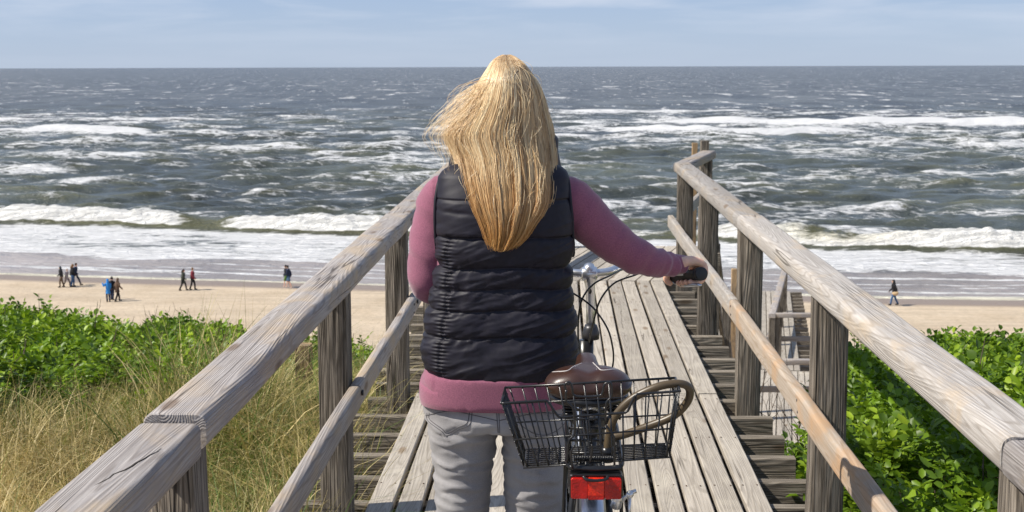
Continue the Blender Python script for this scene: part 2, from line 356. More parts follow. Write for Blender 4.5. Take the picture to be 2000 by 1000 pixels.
    s3 = N(nt, 'ShaderNodeMath', operation='ADD'); L(nt, s2, 0, s3, 0); L(nt, foam, 'Fac', s3, 1)
    fz = nz(.14, .034, 1.0, 4, .2, .7); fr_ = N(nt, 'ShaderNodeMapRange', inp={1: .57, 2: .76, 3: 0, 4: 1.45}); L(nt, fz, 0, fr_, 0)
    fm = N(nt, 'ShaderNodeMath', operation='MULTIPLY'); L(nt, fr_, 0, fm, 0); L(nt, far, 'Fac', fm, 1)
    s4 = N(nt, 'ShaderNodeMath', operation='ADD'); L(nt, s3, 0, s4, 0); L(nt, fm, 0, s4, 1); s3 = s4
    mk = N(nt, 'ShaderNodeMapRange', inp={1: .40, 2: .80, 3: 0, 4: 1}, interpolation_type='SMOOTHSTEP'); L(nt, s3, 0, mk, 0)
    fb = N(nt, 'ShaderNodeBsdfPrincipled', inp={'Roughness': .9, 'Specular IOR Level': .1}); 
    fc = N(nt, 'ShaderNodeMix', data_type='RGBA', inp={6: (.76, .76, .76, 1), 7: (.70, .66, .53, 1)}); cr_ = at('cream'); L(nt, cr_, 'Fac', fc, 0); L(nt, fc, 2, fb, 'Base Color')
    b3 = N(nt, 'ShaderNodeBump', inp={'Strength': 1.0, 'Distance': .9}); L(nt, f2, 0, b3, 'Height'); L(nt, b3, 0, fb, 'Normal')
    ms = N(nt, 'ShaderNodeMixShader'); L(nt, mk, 0, ms, 0); L(nt, b, 0, ms, 1); L(nt, fb, 0, ms, 2); L(nt, ms, 0, out, 0)
    return m
rows = [89.0]
while rows[-1] < 60000: rows.append(rows[-1] + .32*(rows[-1]/100)**1.62)
rows = np.array(rows); cols = np.linspace(-.56, .52, 760)
D, T = np.meshgrid(rows, cols, indexing='ij'); X = D*T
BR = lambda x: 131 - .19*(x + 55) + 1.6*np.sin(x*.11 + .7) + 1.6*(fbm(x*.08, x*0, 3, 4) - .5)
Y = D + (BR(T*124) - 124)*np.exp(-((D - 124)/16)**2)     # mesh rows follow the breaker
X = Y*T
spacing = (.32*(D/100)**1.62)
z = np.zeros_like(D); rw = np.random.RandomState(3)
for i in range(46):
    lam = 2.2*(17/2.2)**(rw.rand()); k = 2*math.pi/lam; a = rw.normal(0, .42) - .12
    kx, ky = k*math.sin(a), k*math.cos(a); amp = .0118*lam**.9*(.5 + rw.rand())
    keep = np.clip((lam - 2.2*spacing)/(lam*.5), 0, 1)
    ph = kx*X + ky*Y + rw.rand()*6.28
    z += keep*amp*(np.sin(ph) + .22*np.sin(2*ph + 1.2))
sh = shore(X); us = Y - sh
Db = BR(Y*0 + T*124)
px_ = 1095 + X/Y*F                                   # only used to lay the breakers out along the shore
ub = Y - Db
amp_sw = .10 + .90*sstep(-3, 14, ub); z *= amp_sw*.95
lenx = X + .0*Y
part = .78 + .22*sstep(.35, .60, fbm(lenx*.035, Y*0 + 1.7, 3, 11))
gap = 1 - .55*np.exp(-((X + 35.0)/3.2)**2)            # the unbroken green shoulder
mid = 1 - .62*np.exp(-((X - 8)/9.0)**2)
HB = 1.8*part*gap*mid*(.86 + .28*fbm(X*.16, X*0 + 6, 3, 27))
nzf = fbm(X*.35, Y*.35, 4, 21) - .5
prof = np.where(ub < 2.6, np.exp(-((ub - 2.6)/1.7)**2), np.exp(-((ub - 2.6)/5.5)**2))
z += HB*prof*(1 + .55*nzf + .35*(fbm(X*1.1, Y*1.1, 2, 25) - .5))
# a second smaller line of broken water further in, and the outer bar
u2 = Y - (Db - 9.5 + 2*np.sin(X*.06 + 2)); z += .25*np.exp(-(u2/1.6)**2)*part
ob = Y - (385 - .10*X + 26*(fbm(X*.012, X*0 + 9, 3, 7) - .5)*2); pat = fbm(X*.014, Y*.004, 3, 31)
z += 1.5*np.exp(-((ob)/9)**2)*sstep(.35, .6, pat)
ob2 = Y - (335 + .06*X + 30*(fbm(X*.016, X*0 + 4, 3, 17) - .5)*2)
z += 1.0*np.exp(-((ob2)/8)**2)*sstep(.42, .62, fbm(X*.018, Y*.004, 3, 33))
z *= sstep(.5, 6, us)
# foam
crest = np.clip(z/0.55, -1, 1.6)
big = fbm(X*.030, Y*.020, 4, 41); med = fbm(X*.10, Y*.07, 4, 43); st = fbm(X*.045 + Y*.004, Y*.16, 4, 47)
foam = .30 + .85*(st - .5) + .40*(big - .5) + .12*crest + .45*(med - .5)
foam += .10*sstep(200, 130, Y)*0 + .10*np.exp(-((Y - 330)/75)**2)
foam += (.20 + .75*st)*np.exp(-(ob/13)**2)*sstep(.30, .50, pat) + (.1 + .75*st)*np.exp(-((ob2 + 4)/10)**2)*sstep(.40, .55, fbm(X*.018, Y*.004, 3, 33))
foam += .40*np.exp(-((Y - 620)/22)**2)*sstep(.60, .68, fbm(X*.012, Y*.003, 3, 57)) + .5*np.exp(-((Y-470)/14)**2)*sstep(.55, .66, fbm(X*.016, Y*.003, 3, 59))
farm = sstep(400, 760, Y); caps = fbm(X*.055, Y*.030, 3, 61); caps2 = vnoise(X*.085, Y*.06, 65)*.6 + vnoise(X*.21, Y*.11, 66)*.4
foam = foam*(1 - farm) + farm*(-.02*(Y > 0) - .34 + .95*sstep(.66, .80, caps)*(Y < 1500) + 1.0*sstep(.74, .90, caps2) )
# near the breaker and inside it
front = sstep(-1.0, .8, ub)*sstep(5.5, 2.4, ub)
solid = (1 - .8*np.exp(-((X - 4)/10.0)**2))*gap
foam = np.maximum(foam, foam*0 + front*(.30 + .95*solid*(1 - .55*np.exp(-((X - 10)/8)**2))))
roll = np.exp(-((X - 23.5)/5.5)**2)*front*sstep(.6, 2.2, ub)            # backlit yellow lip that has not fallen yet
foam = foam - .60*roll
foam -= .6*np.exp(-((X + 35.0)/3.4)**2)*front
wash = sstep(1.2, -1.5, ub)*sstep(11.0, 15.0, us + 1.5*(med - .5)*4)
foam = np.where(ub < .5, wash*(.86 + .75*(st - .5) + .5*(med - .5)) + (1 - wash)*(-.05 + .35*(st - .45)), foam)
for c0, w0, g0, sd_ in ((12.2, .42, .95, 71), (9.4, .36, .85, 73), (7.2, .5, .65, 79), (5.4, .48, .85, 75), (3.8, .5, .75, 77)):
    ln = us - c0 - 3.2*(fbm(X*.028, X*0 + sd_, 3, sd_) - .5) - 1.0*(fbm(X*.14, X*0, 2, sd_) - .5) + .03*X
    foam += g0*np.exp(-(ln/w0)**2)*(us < 16)*(.4 + .6*sstep(.3, .5, fbm(X*.06, X*0 + 5, 2, sd_ + 1)))
foam += 1.0*np.exp(-((us - 2.5 - .5*(med - .5))/.65)**2)
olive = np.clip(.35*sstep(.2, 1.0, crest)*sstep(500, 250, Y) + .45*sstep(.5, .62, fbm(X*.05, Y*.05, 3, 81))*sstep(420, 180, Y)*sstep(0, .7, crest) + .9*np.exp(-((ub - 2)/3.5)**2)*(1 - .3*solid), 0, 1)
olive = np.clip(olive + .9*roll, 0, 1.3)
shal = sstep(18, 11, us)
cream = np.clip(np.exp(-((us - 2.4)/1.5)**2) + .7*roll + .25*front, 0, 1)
zz = ZS + z + np.where(us < 3, -.10*(3 - us)*(us < 3)*.3, 0)
sea = mesh_np('sea', np.stack([X, Y, zz], -1).reshape(-1, 3), grid_faces(*D.shape),
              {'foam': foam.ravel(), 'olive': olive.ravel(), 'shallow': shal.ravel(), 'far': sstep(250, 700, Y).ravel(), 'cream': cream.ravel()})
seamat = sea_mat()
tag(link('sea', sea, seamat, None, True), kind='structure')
v = [(-60000, 300, ZS - 3), (60000, 300, ZS - 3), (60000, 60000, ZS - 3), (-60000, 60000, ZS - 3), (-60000, 110, ZS - 3), (60000, 110, ZS - 3)]
mw = MB(); mw.add(v, [(0, 1, 2, 3), (4, 5, 1, 0)])
tag(mw.build('deep_water', simple('deep_water', (.07, .075, .08), .3, scale=.01), None, False), kind='structure')

# ------------------------------------------------------------------ timber pieces
def timber(name, p0, p1, w, h, m, parent, bev=.004, wob=0.0, segs=1, rnd=None, up=(0, 0, 1), roundness=1):
    """squared timber from p0 to p1; its mesh runs along local X so that the grain follows it"""
    p0, p1 = Vector(p0), Vector(p1); d = p1 - p0; Ln = d.length; ax = d.normalized()
    upv = Vector(up); 
    if abs(ax.dot(upv)) > .95: upv = Vector((0, 1, 0))
    yv = upv.cross(ax).normalized(); zv = ax.cross(yv)
    # cross-section with chamfered or rounded corners
    pr = []
    for sx, sy, a0 in ((1, 1, 0), (-1, 1, 90), (-1, -1, 180), (1, -1, 270)):
        for k in range(roundness + 1):
            a = math.radians(a0 + 90*k/roundness)
            pr.append((sx*(w/2 - bev) + bev*math.cos(a), sy*(h/2 - bev) + bev*math.sin(a)))
    rr = random.Random(hash((round(p0.x, 3), round(p0.y, 3), round(p0.z, 3), name)) & 0xffff) if False else random.Random(int(abs(p0.x*1000) + abs(p0.y*7000) + abs(p0.z*13000)))
    rings = []
    c = min(.25*bev, .003)
    xs_ = [0, c] + [Ln*i/segs for i in range(1, segs)] + [Ln - c, Ln]
    for i, xx in enumerate(xs_):
        sc = .97 if i in (0, len(xs_) - 1) else 1
        oy, oz = (rr.uniform(-wob, wob), rr.uniform(-wob, wob)) if wob and 0 < i < len(xs_) - 1 else (0, 0)
        rings.append([(xx - Ln/2, (a*sc + oy), (b_*sc + oz)) for a, b_ in pr])
    mb = MB(); mb.rings(rings); me = mb.mesh(name); me.materials.append(m)
    if roundness > 1: me.polygons.foreach_set('use_smooth', [True]*len(me.polygons)); me.set_sharp_from_angle(angle=math.radians(38))
    o = bpy.data.objects.new(name, me); C.objects.link(o)
    M4 = Matrix((ax, yv, zv)).transposed().to_4x4(); M4.translation = (p0 + p1)/2
    o.matrix_world = M4
    if parent:
        o.parent = parent; o.matrix_parent_inverse = Matrix.Translation(parent.location).inverted()
    return o
nailm = simple('rusty_nail', (.10, .055, .035), .8)
XL, XR = -.745, .822; NP = 14; PW = (XR - XL)/NP
walk = tag(empty('boardwalk', (0, 5, 0)), 'weathered grey plank boardwalk running from the viewer to the bend above the beach', 'boardwalk')
rp = random.Random(5); nails = MB()
for i in range(NP):
    xc = XL + PW*(i + .5)
    for (y0, y1) in ((-2.5, 2.9), (2.9, 6.72), (6.72, 10.36)):
        g = rp.uniform(.014, .021); o = timber('plank', (xc + rp.uniform(-.002, .002), y0 + rp.uniform(.001, .005), -.018 + rp.uniform(-.0025, .0025)),
                   (xc + rp.uniform(-.002, .002), y1 - rp.uniform(.001, .005), -.018 + rp.uniform(-.0025, .0025)), PW - g, .036, M['deck'], walk, .004, .0012, 6)
    for yy in (6.60, 6.84, 8.2, 9.4, 10.2, 5.2, 5.9):
        for dx in (-.03, .03):
            nails.ball((xc + dx + rp.uniform(-.006, .006), yy + rp.uniform(-.015, .015), .0005), (.0045, .0045, .0018), 6, 3)
    tn = math.tan(math.radians(14))
    a = Vector((xc, 10.37, -.018)); b_ = Vector((xc + tn*2.1, 12.42, -.018))
    # the planks beyond the bend, mitred along the bend line
    w2 = (PW - .013)/2
    mb = MB(); c14, s14 = math.cos(math.radians(14)), math.sin(math.radians(14))
    def loc(x, y, z_): dx, dy = x - a.x, y - a.y; return (dx*s14 + dy*c14, -dx*c14 + dy*s14, z_ + .018)
    vv = [loc(xx + (yy - a.y)*tn, yy, zz_) for yy in (a.y, b_.y) for zz_ in (-.036, 0) for xx in (xc - w2, xc + w2)]
    mb.add(vv, [(0, 1, 3, 2), (4, 6, 7, 5), (0, 4, 5, 1), (2, 3, 7, 6), (0, 2, 6, 4), (1, 5, 7, 3)])
    me = mb.mesh('plank'); me.materials.append(M['deck']); o = bpy.data.objects.new('plank', me); C.objects.link(o)
    o.matrix_world = Matrix.Translation(a) @ Matrix((Vector((s14, c14, 0)), Vector((-c14, s14, 0)), Vector((0, 0, 1)))).transposed().to_4x4()
    o.parent = walk; o.matrix_parent_inverse = Matrix.Translation(walk.location).inverted()
o = nails.build('nail', nailm, walk); o['kind'] = 'stuff'
yy = -2.3; k = 0
while yy < 10.4:
    e1 = rp.uniform(-.03, .03); e2 = rp.uniform(-.02, .02)
    timber('cross_beam', (-1.02 + e1, yy, -.097), (1.03 + e2, yy, -.097), .055, .118, M['beam'], walk, .004, .001, 3)
    yy += .335 + rp.uniform(-.012, .012); k += 1
for yy in (10.75, 11.2, 11.7, 12.2):
    x0 = math.tan(math.radians(14))*(yy - 10.37)
    timber('cross_beam', (-.95 + x0, yy, -.097), (1.02 + x0, yy, -.097), .055, .118, M['beam'], walk, .004)
for xx in (-.62, .70): timber('stringer', (xx, -2.5, -.245), (xx, 10.4, -.245), .10, .17, M['beam'], walk)
for xx in (-.60, .68):
    for yy in (1.1, 4.4, 7.7, 10.2): timber('support_post', (xx + .12, yy, float(ground_h(xx, yy)) - .3), (xx + .12, yy, -.16), .11, .11, M['post'], walk)
for xx in (-.45, .75): timber('support_post', (xx + .5, 12.1, -3.6), (xx + .5, 12.1, -.16), .12, .12, M['post'], walk)

# handrails
def rail_len(name, pts, w, h, m, parent, bev, wob=.002):
    for a, b_ in zip(pts[:-1], pts[1:]):
        a, b_ = Vector(a), Vector(b_); d = (b_ - a).normalized()
        timber(name, a + d*.001, b_ - d*.001, w, h, m, parent, bev, wob, 10, roundness=5)
rr = tag(empty('handrail', (.95, 5, 0)), 'wooden handrail with posts to the right of the bicycle, its near lower rail sanded orange', 'handrail', 'handrails along the boardwalk')
XI = .962
for yy in (2.63, 4.70, 6.70, 8.60, 10.22): timber('post', (XI, yy, -.30 if yy < 10 else -.5), (XI, yy, .852), .118, .105 , M['post'], rr, .007, .002, 6, roundness=2)
for yy in (.6, -1.4): timber('post', (XI, yy, -.3), (XI, yy, .852), .118, .105, M['post'], rr, .007)
XT = .955
rail_len('top_rail', [(XT, -2.4, .889), (XT, 2.617, .889)], .138, .080, M['rail'], rr, .020)
rail_len('top_rail', [(XT, 2.625, .893), (XT, 6.66, .893)], .138, .080, M['railpale'], rr, .024)
rail_len('top_rail', [(XT, 6.665, .890), (XT, 10.38, .890)], .134, .078, M['railpale'], rr, .024)
p5 = Vector((1.31, 11.85, .891)); rail_len('top_rail', [(XT - .01, 10.385, .888), p5 + (p5 - Vector((XT, 10.385, .891)))*.03], .13, .075, M['rail'], rr, .02)
timber('post', (1.285, 11.78, -.5), (1.285, 11.78, .85), .11, .10, M['post'], rr, .006)
rail_len('mid_rail', [(.880, -2.4, .455), (.880, 2.66, .455)], .046, .092, M['fresh'], rr, .014)
rail_len('mid_rail', [(.880, 2.665, .455), (.880, 6.66, .455)], .046, .094, M['fresh'], rr, .014)
rail_len('mid_rail', [(.880, 6.665, .455), (.875, 10.5, .455)], .044, .096, M['railpale'], rr, .010)
rail_len('mid_rail', [(.93, 10.26, .52), (1.24, 11.76, .52)], .044, .09, M['railpale'], rr, .01)
lr = tag(empty('handrail', (-.83, 5, 0)), 'wooden handrail with posts left of the woman, its near top rail deeply cracked', 'handrail', 'handrails along the boardwalk')
XO = -.838
for yy in (2.79, 4.84, 6.75, 8.6, 10.2): timber('post', (XO, yy, -.30 if yy < 10 else -.5), (XO, yy, .850), .110, .115, M['post'], lr, .007, .002, 6, roundness=2)
for yy in (.8, -1.2): timber('post', (XO, yy, -.3), (XO, yy, .850), .11, .115, M['post'], lr, .007)
XT2 = -.826
rail_len('top_rail', [(XT2 - .008, -2.4, .881), (XT2 - .006, 2.728, .8815)], .136, .080, M['rail'], lr, .014)
rail_len('top_rail', [(XT2, 2.755, .892), (XT2, 6.72, .892)], .138, .080, M['rail'], lr, .022)
rail_len('top_rail', [(XT2, 6.725, .890), (XT2, 10.38, .890)], .134, .078, M['rail'], lr, .022)
rail_len('top_rail', [(XT2, 10.385, .890), (XT2 + .5, 12.3, .890)], .13, .075, M['rail'], lr, .02)
timber('post', (XT2 + .46, 12.2, -.5), (XT2 + .46, 12.2, .85), .11, .10, M['post'], lr)
rail_len('mid_rail', [(-.759, -2.4, .455), (-.759, 4.80, .455)], .046, .090, M['rail'], lr, .016)
rail_len('mid_rail', [(-.759, 4.805, .458), (-.759, 10.3, .458)], .044, .090, M['rail'], lr, .016)
bolt = simple('dark_steel_bolt', (.05, .05, .055), .45, .8)
for ps, yy in ((lr, 4.81), (lr, 6.75)):
    MB().tube([(-.735, yy, .47), (-.728, yy, .47)], .011, 8).build('bolt', bolt, ps)
for ps, xx, sg in ((rr, .857, -1), (lr, -.736, 1)):
    for yy in ((2.63, 4.70, 6.6, 8.60, 10.22) if sg < 0 else (2.79, 6.62, 8.6)):
        for dz in (-.018, .022): MB().tube([(xx - sg*.001, yy + dz*.4, .455 + dz), (xx + sg*.003, yy + dz*.4, .455 + dz)], .0055, 8).build('screw', bolt, ps)
# the crack in the near left top rail: a thin dark tube, coloured as the shade inside it
crk = MB(); 
for (q0, q1, n_) in (((318, 875), (120, 985), 14),):
    a = G(q0[0], q0[1], .9228); b_ = G(q1[0], q1[1], .9214)
    pts = [a.lerp(b_, i/n_) + Vector((rp.uniform(-.004, .004), 0, 0)) for i in range(n_ + 1)]
    crk.tube(pts, [.0006 + .0028*math.sin(math.pi*i/n_)*rp.uniform(.6, 1.2) for i in range(n_ + 1)], 5, squash=(1, .4))
crk.build('crack', simple('crack_shadow_wood', (.035, .028, .022), .95), lr)
MB().box(G(829, 766, .012), (.05, .03, .02)).build('deck_clamp', bolt, walk, False)

# stairs below the bend, the lower boardwalk and its fences
st_ = tag(empty('staircase', (1.2, 12.5, -1)), 'wooden stair flight dropping from the bend of the boardwalk', 'stairs')
s0 = Vector((.55, 12.5, -.10)); s1 = Vector((1.75, 17.7, -3.45)); n_ = 20
for i in range(n_):
    c_ = s0.lerp(s1, (i + .6)/n_); timber('tread', c_ + Vector((-.7, .05, 0)), c_ + Vector((.7, -.05, 0)), .24, .036, M['deck'], st_)
for sx in (-.72, .72): timber('stringer', s0 + Vector((sx, 0, -.1)), s1 + Vector((sx, 0, -.1)), .05, .22, M['beam'], st_)
for sx, nm in ((.80, 1), (-.80, 0)):
    a = Vector((s0.x + sx, 12.5, .93)); b_ = Vector((s1.x + sx - .2, 17.7, -2.55))
    if nm: timber('stair_rail', a - Vector((0, 0, .0)), b_, .05, .085, M['post'], st_)
    timber('stair_rail', a - Vector((0, 0, .45)), b_ - Vector((0, 0, .45)), .045, .08, M['post'], st_)
    for t_, ex in ((0.0, .05), (.33, 0), (.66, 0), (1, 0)):
        c_ = a.lerp(b_, t_); timber('stair_post', (c_.x, c_.y, c_.z - 1.5), (c_.x, c_.y, c_.z + ex), .075, .09, M['post'], st_, .005)
low = tag(empty('boardwalk', (3.3, 20, -3.5)), 'lower grey boardwalk seen through the right handrail with fences beside it', 'boardwalk')
ZL = -3.5
def strip(cl0, cl1, width, n, y0=None):
    d = (Vector(cl1) - Vector(cl0)); dn = Vector((d.y, -d.x, 0)).normalized()
    for i in range(n):
        off = dn*(width*((i + .5)/n - .5))
        timber('plank', Vector(cl0) + off, Vector(cl1) + off, width/n - .014, .036, M['deck'], low, .003)
strip((2.75, 17.2, ZL), (3.62, 22.4, ZL), 1.55, 14)
strip((3.35, 22.5, ZL), (4.55, 30.6, ZL), 1.55, 14)
strip((3.9, 20.8, ZL - .01), (5.0, 20.75, ZL - .01), 1.4, 12)
for t_ in np.linspace(0, 1, 14):
    c_ = Vector((2.75, 17.2, ZL)).lerp(Vector((3.62, 22.4, ZL)), t_); timber('cross_beam', c_ + Vector((-1.0, 0, -.08)), c_ + Vector((1.0, 0, -.08)), .055, .115, M['beam'], low)
for t_ in np.linspace(0, 1, 20):
    c_ = Vector((3.35, 22.5, ZL)).lerp(Vector((4.55, 30.6, ZL)), t_); timber('cross_beam', c_ + Vector((-1.0, 0, -.08)), c_ + Vector((1.05, 0, -.08)), .055, .115, M['beam'], low)
for (x_, y_) in ((2.4, 18), (3.3, 18.2), (3.0, 21.5), (4.0, 21.5), (3.2, 25), (4.3, 25), (3.8, 28), (4.9, 28), (4.2, 30.3), (5.1, 30.3)):
    timber('support_post', (x_, y_, float(ground_h(x_, y_)) - .3), (x_, y_, ZL - .14), .12, .12, M['post'], low)
def fence(a, b_, n, label):
    t = tag(empty('fence', (a[0], a[1], ZL)), label, 'fence', 'fences of the lower boardwalk')
    a, b_ = Vector(a), Vector(b_)
    for i in range(n):
        c_ = a.lerp(b_, i/(n - 1)); timber('post', (c_.x, c_.y, ZL - .35), (c_.x, c_.y, ZL + .86), .10, .10, M['post'], t, .005)
    timber('top_rail', a + Vector((0, 0, .90)) - (b_ - a).normalized()*.06, b_ + Vector((0, 0, .90)) + (b_ - a).normalized()*.06, .12, .075, M['rail'], t, .012, roundness=3)
    d = (b_ - a).normalized(); sd_ = Vector((-d.y, d.x, 0))*.07
    timber('mid_rail', a + Vector((0, 0, .47)) + sd_, b_ + Vector((0, 0, .47)) + sd_, .04, .09, M['rail'], t, .006)
q = G(1508, 616, ZL + .9); fa = Vector((q.x, q.y, ZL)); q = G(1533, 528, ZL + .9); fb_ = Vector((q.x, q.y, ZL))
fence(fa, fb_, 4, 'fence running away beside the far lower boardwalk, seen between the right posts')
fence(fa + Vector((.12, .02, 0)), fa + Vector((1.15, .03, 0)), 2, 'farther of the two level fences crossing behind the sanded rail')
q = G(1483, 706, ZL + .9); fence((q.x - .2, q.y, ZL), (q.x + 1.05, q.y, ZL), 2, 'nearer of the two level fences crossing behind the sanded rail')
op = tag(empty('lone_post', tuple(P(1419, 690, 15.6))), 'squared grey post with flat cap behind the beam ends, between two right posts', 'post')
a = P(1419, 590, 15.6); timber('shaft', (a.x, 15.6, -3.6), (a.x, 15.6, a.z), .105, .105, M['post'], op); timber('cap', (a.x, 15.54, a.z + .02), (a.x, 15.66, a.z + .02), .13, .035, M['beam'], op)
a = P(1434, 525, 19.5); o = timber('post', (a.x, 19.5, -4.2), (a.x, 19.5, a.z), .075, .09, M['oldpost'], None); tag(o, 'thin brown post end rising beside the lower path, left of the split post', 'post')
a = P(1357, 279, 12.7); o = timber('post', (a.x, 12.7, -3), (a.x, 12.7, a.z), .05, .06, M['oldpost'], None); tag(o, 'thin post sticking up behind the far corner of the right handrail', 'post')
a = P(593, 672, 7.4); o = timber('post', (a.x - .012, 7.4, -.9), (a.x, 7.4, a.z), .088, .088, M['oldpost'], None, .007); tag(o, 'short old brown post standing in the grass behind the left handrail', 'post')
# ------------------------------------------------------------------ rose thickets, marram grass, twigs
def leaf_mat(name, c0, c1, c2, rough=.42, trans=.35):
    m, nt, b = mat(name); out = [n for n in nt.nodes if n.type == 'OUTPUT_MATERIAL'][0]
    at = N(nt, 'ShaderNodeAttribute', attribute_name='rnd'); r = N(nt, 'ShaderNodeValToRGB'); L(nt, at, 'Fac', r, 0)
    r.color_ramp.elements[0].color = (*c0, 1); r.color_ramp.elements[1].color = (*c2, 1)
    r.color_ramp.elements.new(.5).color = (*c1, 1)
    tc = N(nt, 'ShaderNodeTexCoord'); n = N(nt, 'ShaderNodeTexNoise', inp={'Scale': 1.4, 'Detail': 3}); L(nt, tc, 'Object', n, 0)
    mr = N(nt, 'ShaderNodeMapRange', inp={1: .35, 2: .65, 3: .75, 4: 1.2}); L(nt, n, 0, mr, 0)
    hs = N(nt, 'ShaderNodeHueSaturation'); L(nt, r, 0, hs, 'Color'); L(nt, mr, 0, hs, 'Value')
    L(nt, hs, 0, b, 'Base Color'); b.inputs['Roughness'].default_value = rough; b.inputs['Specular IOR Level'].default_value = .35
    t = N(nt, 'ShaderNodeBsdfTranslucent'); L(nt, hs, 0, t, 0)
    ms = N(nt, 'ShaderNodeMixShader', inp={0: trans}); L(nt, b, 0, ms, 1); L(nt, t, 0, ms, 2); L(nt, ms, 0, out, 0)
    return m
M['leaf'] = leaf_mat('rose_leaf', (.050, .100, .010), (.165, .280, .014), (.37, .50, .030))
M['grass'] = leaf_mat('marram_grass', (.075, .165, .022), (.34, .275, .085), (.74, .60, .30), .5, .25)
M['twig'] = simple('bare_twig', (.10, .07, .05), .8, var=.3)

def leaflet(base, d, up, ln, w):
    """folded oval leaflet of eight triangles"""
    side = np.cross(d, up); side /= np.linalg.norm(side); nrm = np.cross(side, d)
    V = [base, base + d*ln*.30 + side*w*.42 + nrm*w*.20, base + d*ln*.68 + side*w*.40 + nrm*w*.14, base + d*ln - nrm*w*.15,
         base + d*ln*.68 - side*w*.40 + nrm*w*.14, base + d*ln*.30 - side*w*.42 + nrm*w*.20, base + d*ln*.5]
    return V, [(0, 1, 6), (1, 2, 6), (2, 3, 6), (3, 4, 6), (4, 5, 6), (5, 0, 6)]
def make_shoot(r):
    V, Fc, R_ = [], [], []
    nl = 7
    for i in range(nl):
        az = i*2.4 + r.rand()*.5; el = r.uniform(.15, .95) if i < nl - 2 else 1.2
        h0 = -.10 + .105*i/nl; d = np.array([math.cos(az)*math.cos(el), math.sin(az)*math.cos(el), math.sin(el)])
        Lf = r.uniform(.085, .125); up = np.array([-math.cos(az)*math.sin(el), -math.sin(az)*math.sin(el), math.cos(el)])
        side = np.cross(d, up); base = np.array([0, 0, h0]); lr_ = r.rand()
        for (t, sgn) in ((.35, 1), (.35, -1), (.66, 1), (.66, -1), (1.0, 0)):
            pos = base + d*Lf*t - up*.02*t*t*.8
            dd = d*.55 + side*sgn*.85 if sgn else d.copy(); dd = dd - up*r.uniform(0, .45); dd /= np.linalg.norm(dd)
            ln = r.uniform(.042, .056)*(.8 if t < .5 else 1)
            v, f = leaflet(pos, dd, up + r.normal(0, .18, 3), ln, ln*.72)
            o = len(V); V += v; Fc += [tuple(k + o for k in q) for q in f]; R_ += [lr_*.5 + .12*r.rand()]*len(v)
    return np.array(V), np.array(Fc), np.array(R_)
rl = np.random.RandomState(12)
SH = [make_shoot(rl) for _ in range(7)]
def scatter(name, templates, pos, scl, tilt, rnd, m):
    VV, FF, RR = [], [], []; off = 0; idx = rl.randint(0, len(templates), len(pos))
    for t, (V, Fc, R_) in enumerate(templates):
        s_ = np.where(idx == t)[0]
        if not len(s_): continue
        a = rl.rand(len(s_))*6.283; ca, sa = np.cos(a), np.sin(a); tl = tilt[s_]
        q = np.einsum('nij,vj->nvi', np.stack([np.stack([ca, -sa, 0*a], -1), np.stack([sa, ca, 0*a], -1), np.stack([0*a, 0*a, 1 + 0*a], -1)], 1), V)
        q = q*scl[s_][:, None, None]
        q[..., 0] += q[..., 2]*tl[:, None, 0]; q[..., 1] += q[..., 2]*tl[:, None, 1]
        q += pos[s_][:, None, :]
        VV.append(q.reshape(-1, 3)); FF.append((Fc[None] + (np.arange(len(s_))*len(V))[:, None, None] + off).reshape(-1, 3))
        RR.append(np.clip(R_[None] + rnd[s_][:, None], 0, 1).ravel()); off += len(s_)*len(V)
    return link(name, mesh_np(name, np.vstack(VV), np.vstack(FF), {'rnd': np.concatenate(RR)}), m, None, False)
def thicket(n, area, hf, keep, name, label):
    x0, x1, y0, y1 = area; p = rl.rand(n*3, 2)*[x1 - x0, y1 - y0] + [x0, y0]
    x, y = p[:, 0], p[:, 1]; k = keep(x, y) > rl.rand(len(x)); x, y = x[k][:n], y[k][:n]
    lump = fbm(x*1.1, y*1.1, 3, 5); h = hf(x, y)*(.40 + 1.15*lump)
    dep = np.where(rl.rand(len(x)) < .55, rl.rand(len(x))*.10, rl.rand(len(x))**1.0*.8)
    z = ground_h(x, y) + np.maximum(h*(1 - dep), .04) + (rl.rand(len(x)) < .05)*rl.rand(len(x))*.16
    pos = np.stack([x, y, z], -1)
    o = scatter(name, SH, pos, rl.uniform(.7, 1.2, len(x)), rl.normal(0, .35, (len(x), 2)), rl.uniform(-.05, .42, len(x)), M['leaf'])
    tag(o, label, 'shrub', kind='stuff'); return x, y, z
def keepL(x, y):
    r = x/y; return (x < -1.15)*sstep(7.2, 9.0, y + .9*(fbm(x*.8, y*.0, 2, 3) - .5) + 2.0*sstep(-2.5, -5.0, x) - 1.2*sstep(-.30, -.14, r))*1.0
def hL(x, y): return np.interp(x/y, [-.45, -.30, -.20, -.12], [.56, .53, .37, .24])
xL, yL, zL = thicket(4800, (-7.5, -1.1, 6.4, 14.8), hL, keepL, 'rose_thicket', 'leafy green rose thicket on the dune beyond the grass left of the boardwalk')
def keepR(x, y):
    r = x/np.maximum(y, .1); return (x > 1.16)*np.where(y > 7.0, sstep(.185, .22, r), 1.0)*np.where(r > .62, 0, 1)
def hR(x, y): return np.interp(y, [0, 4, 8, 12, 15], [.60, .58, .48, .32, .26])*sstep(1.0, 1.7, x + .35*(y < 8))
xR, yR, zR = thicket(6600, (1.16, 7.2, 2.2, 14.6), hR, keepR, 'rose_thicket', 'dense green rose thicket on the dune right of the right handrail')
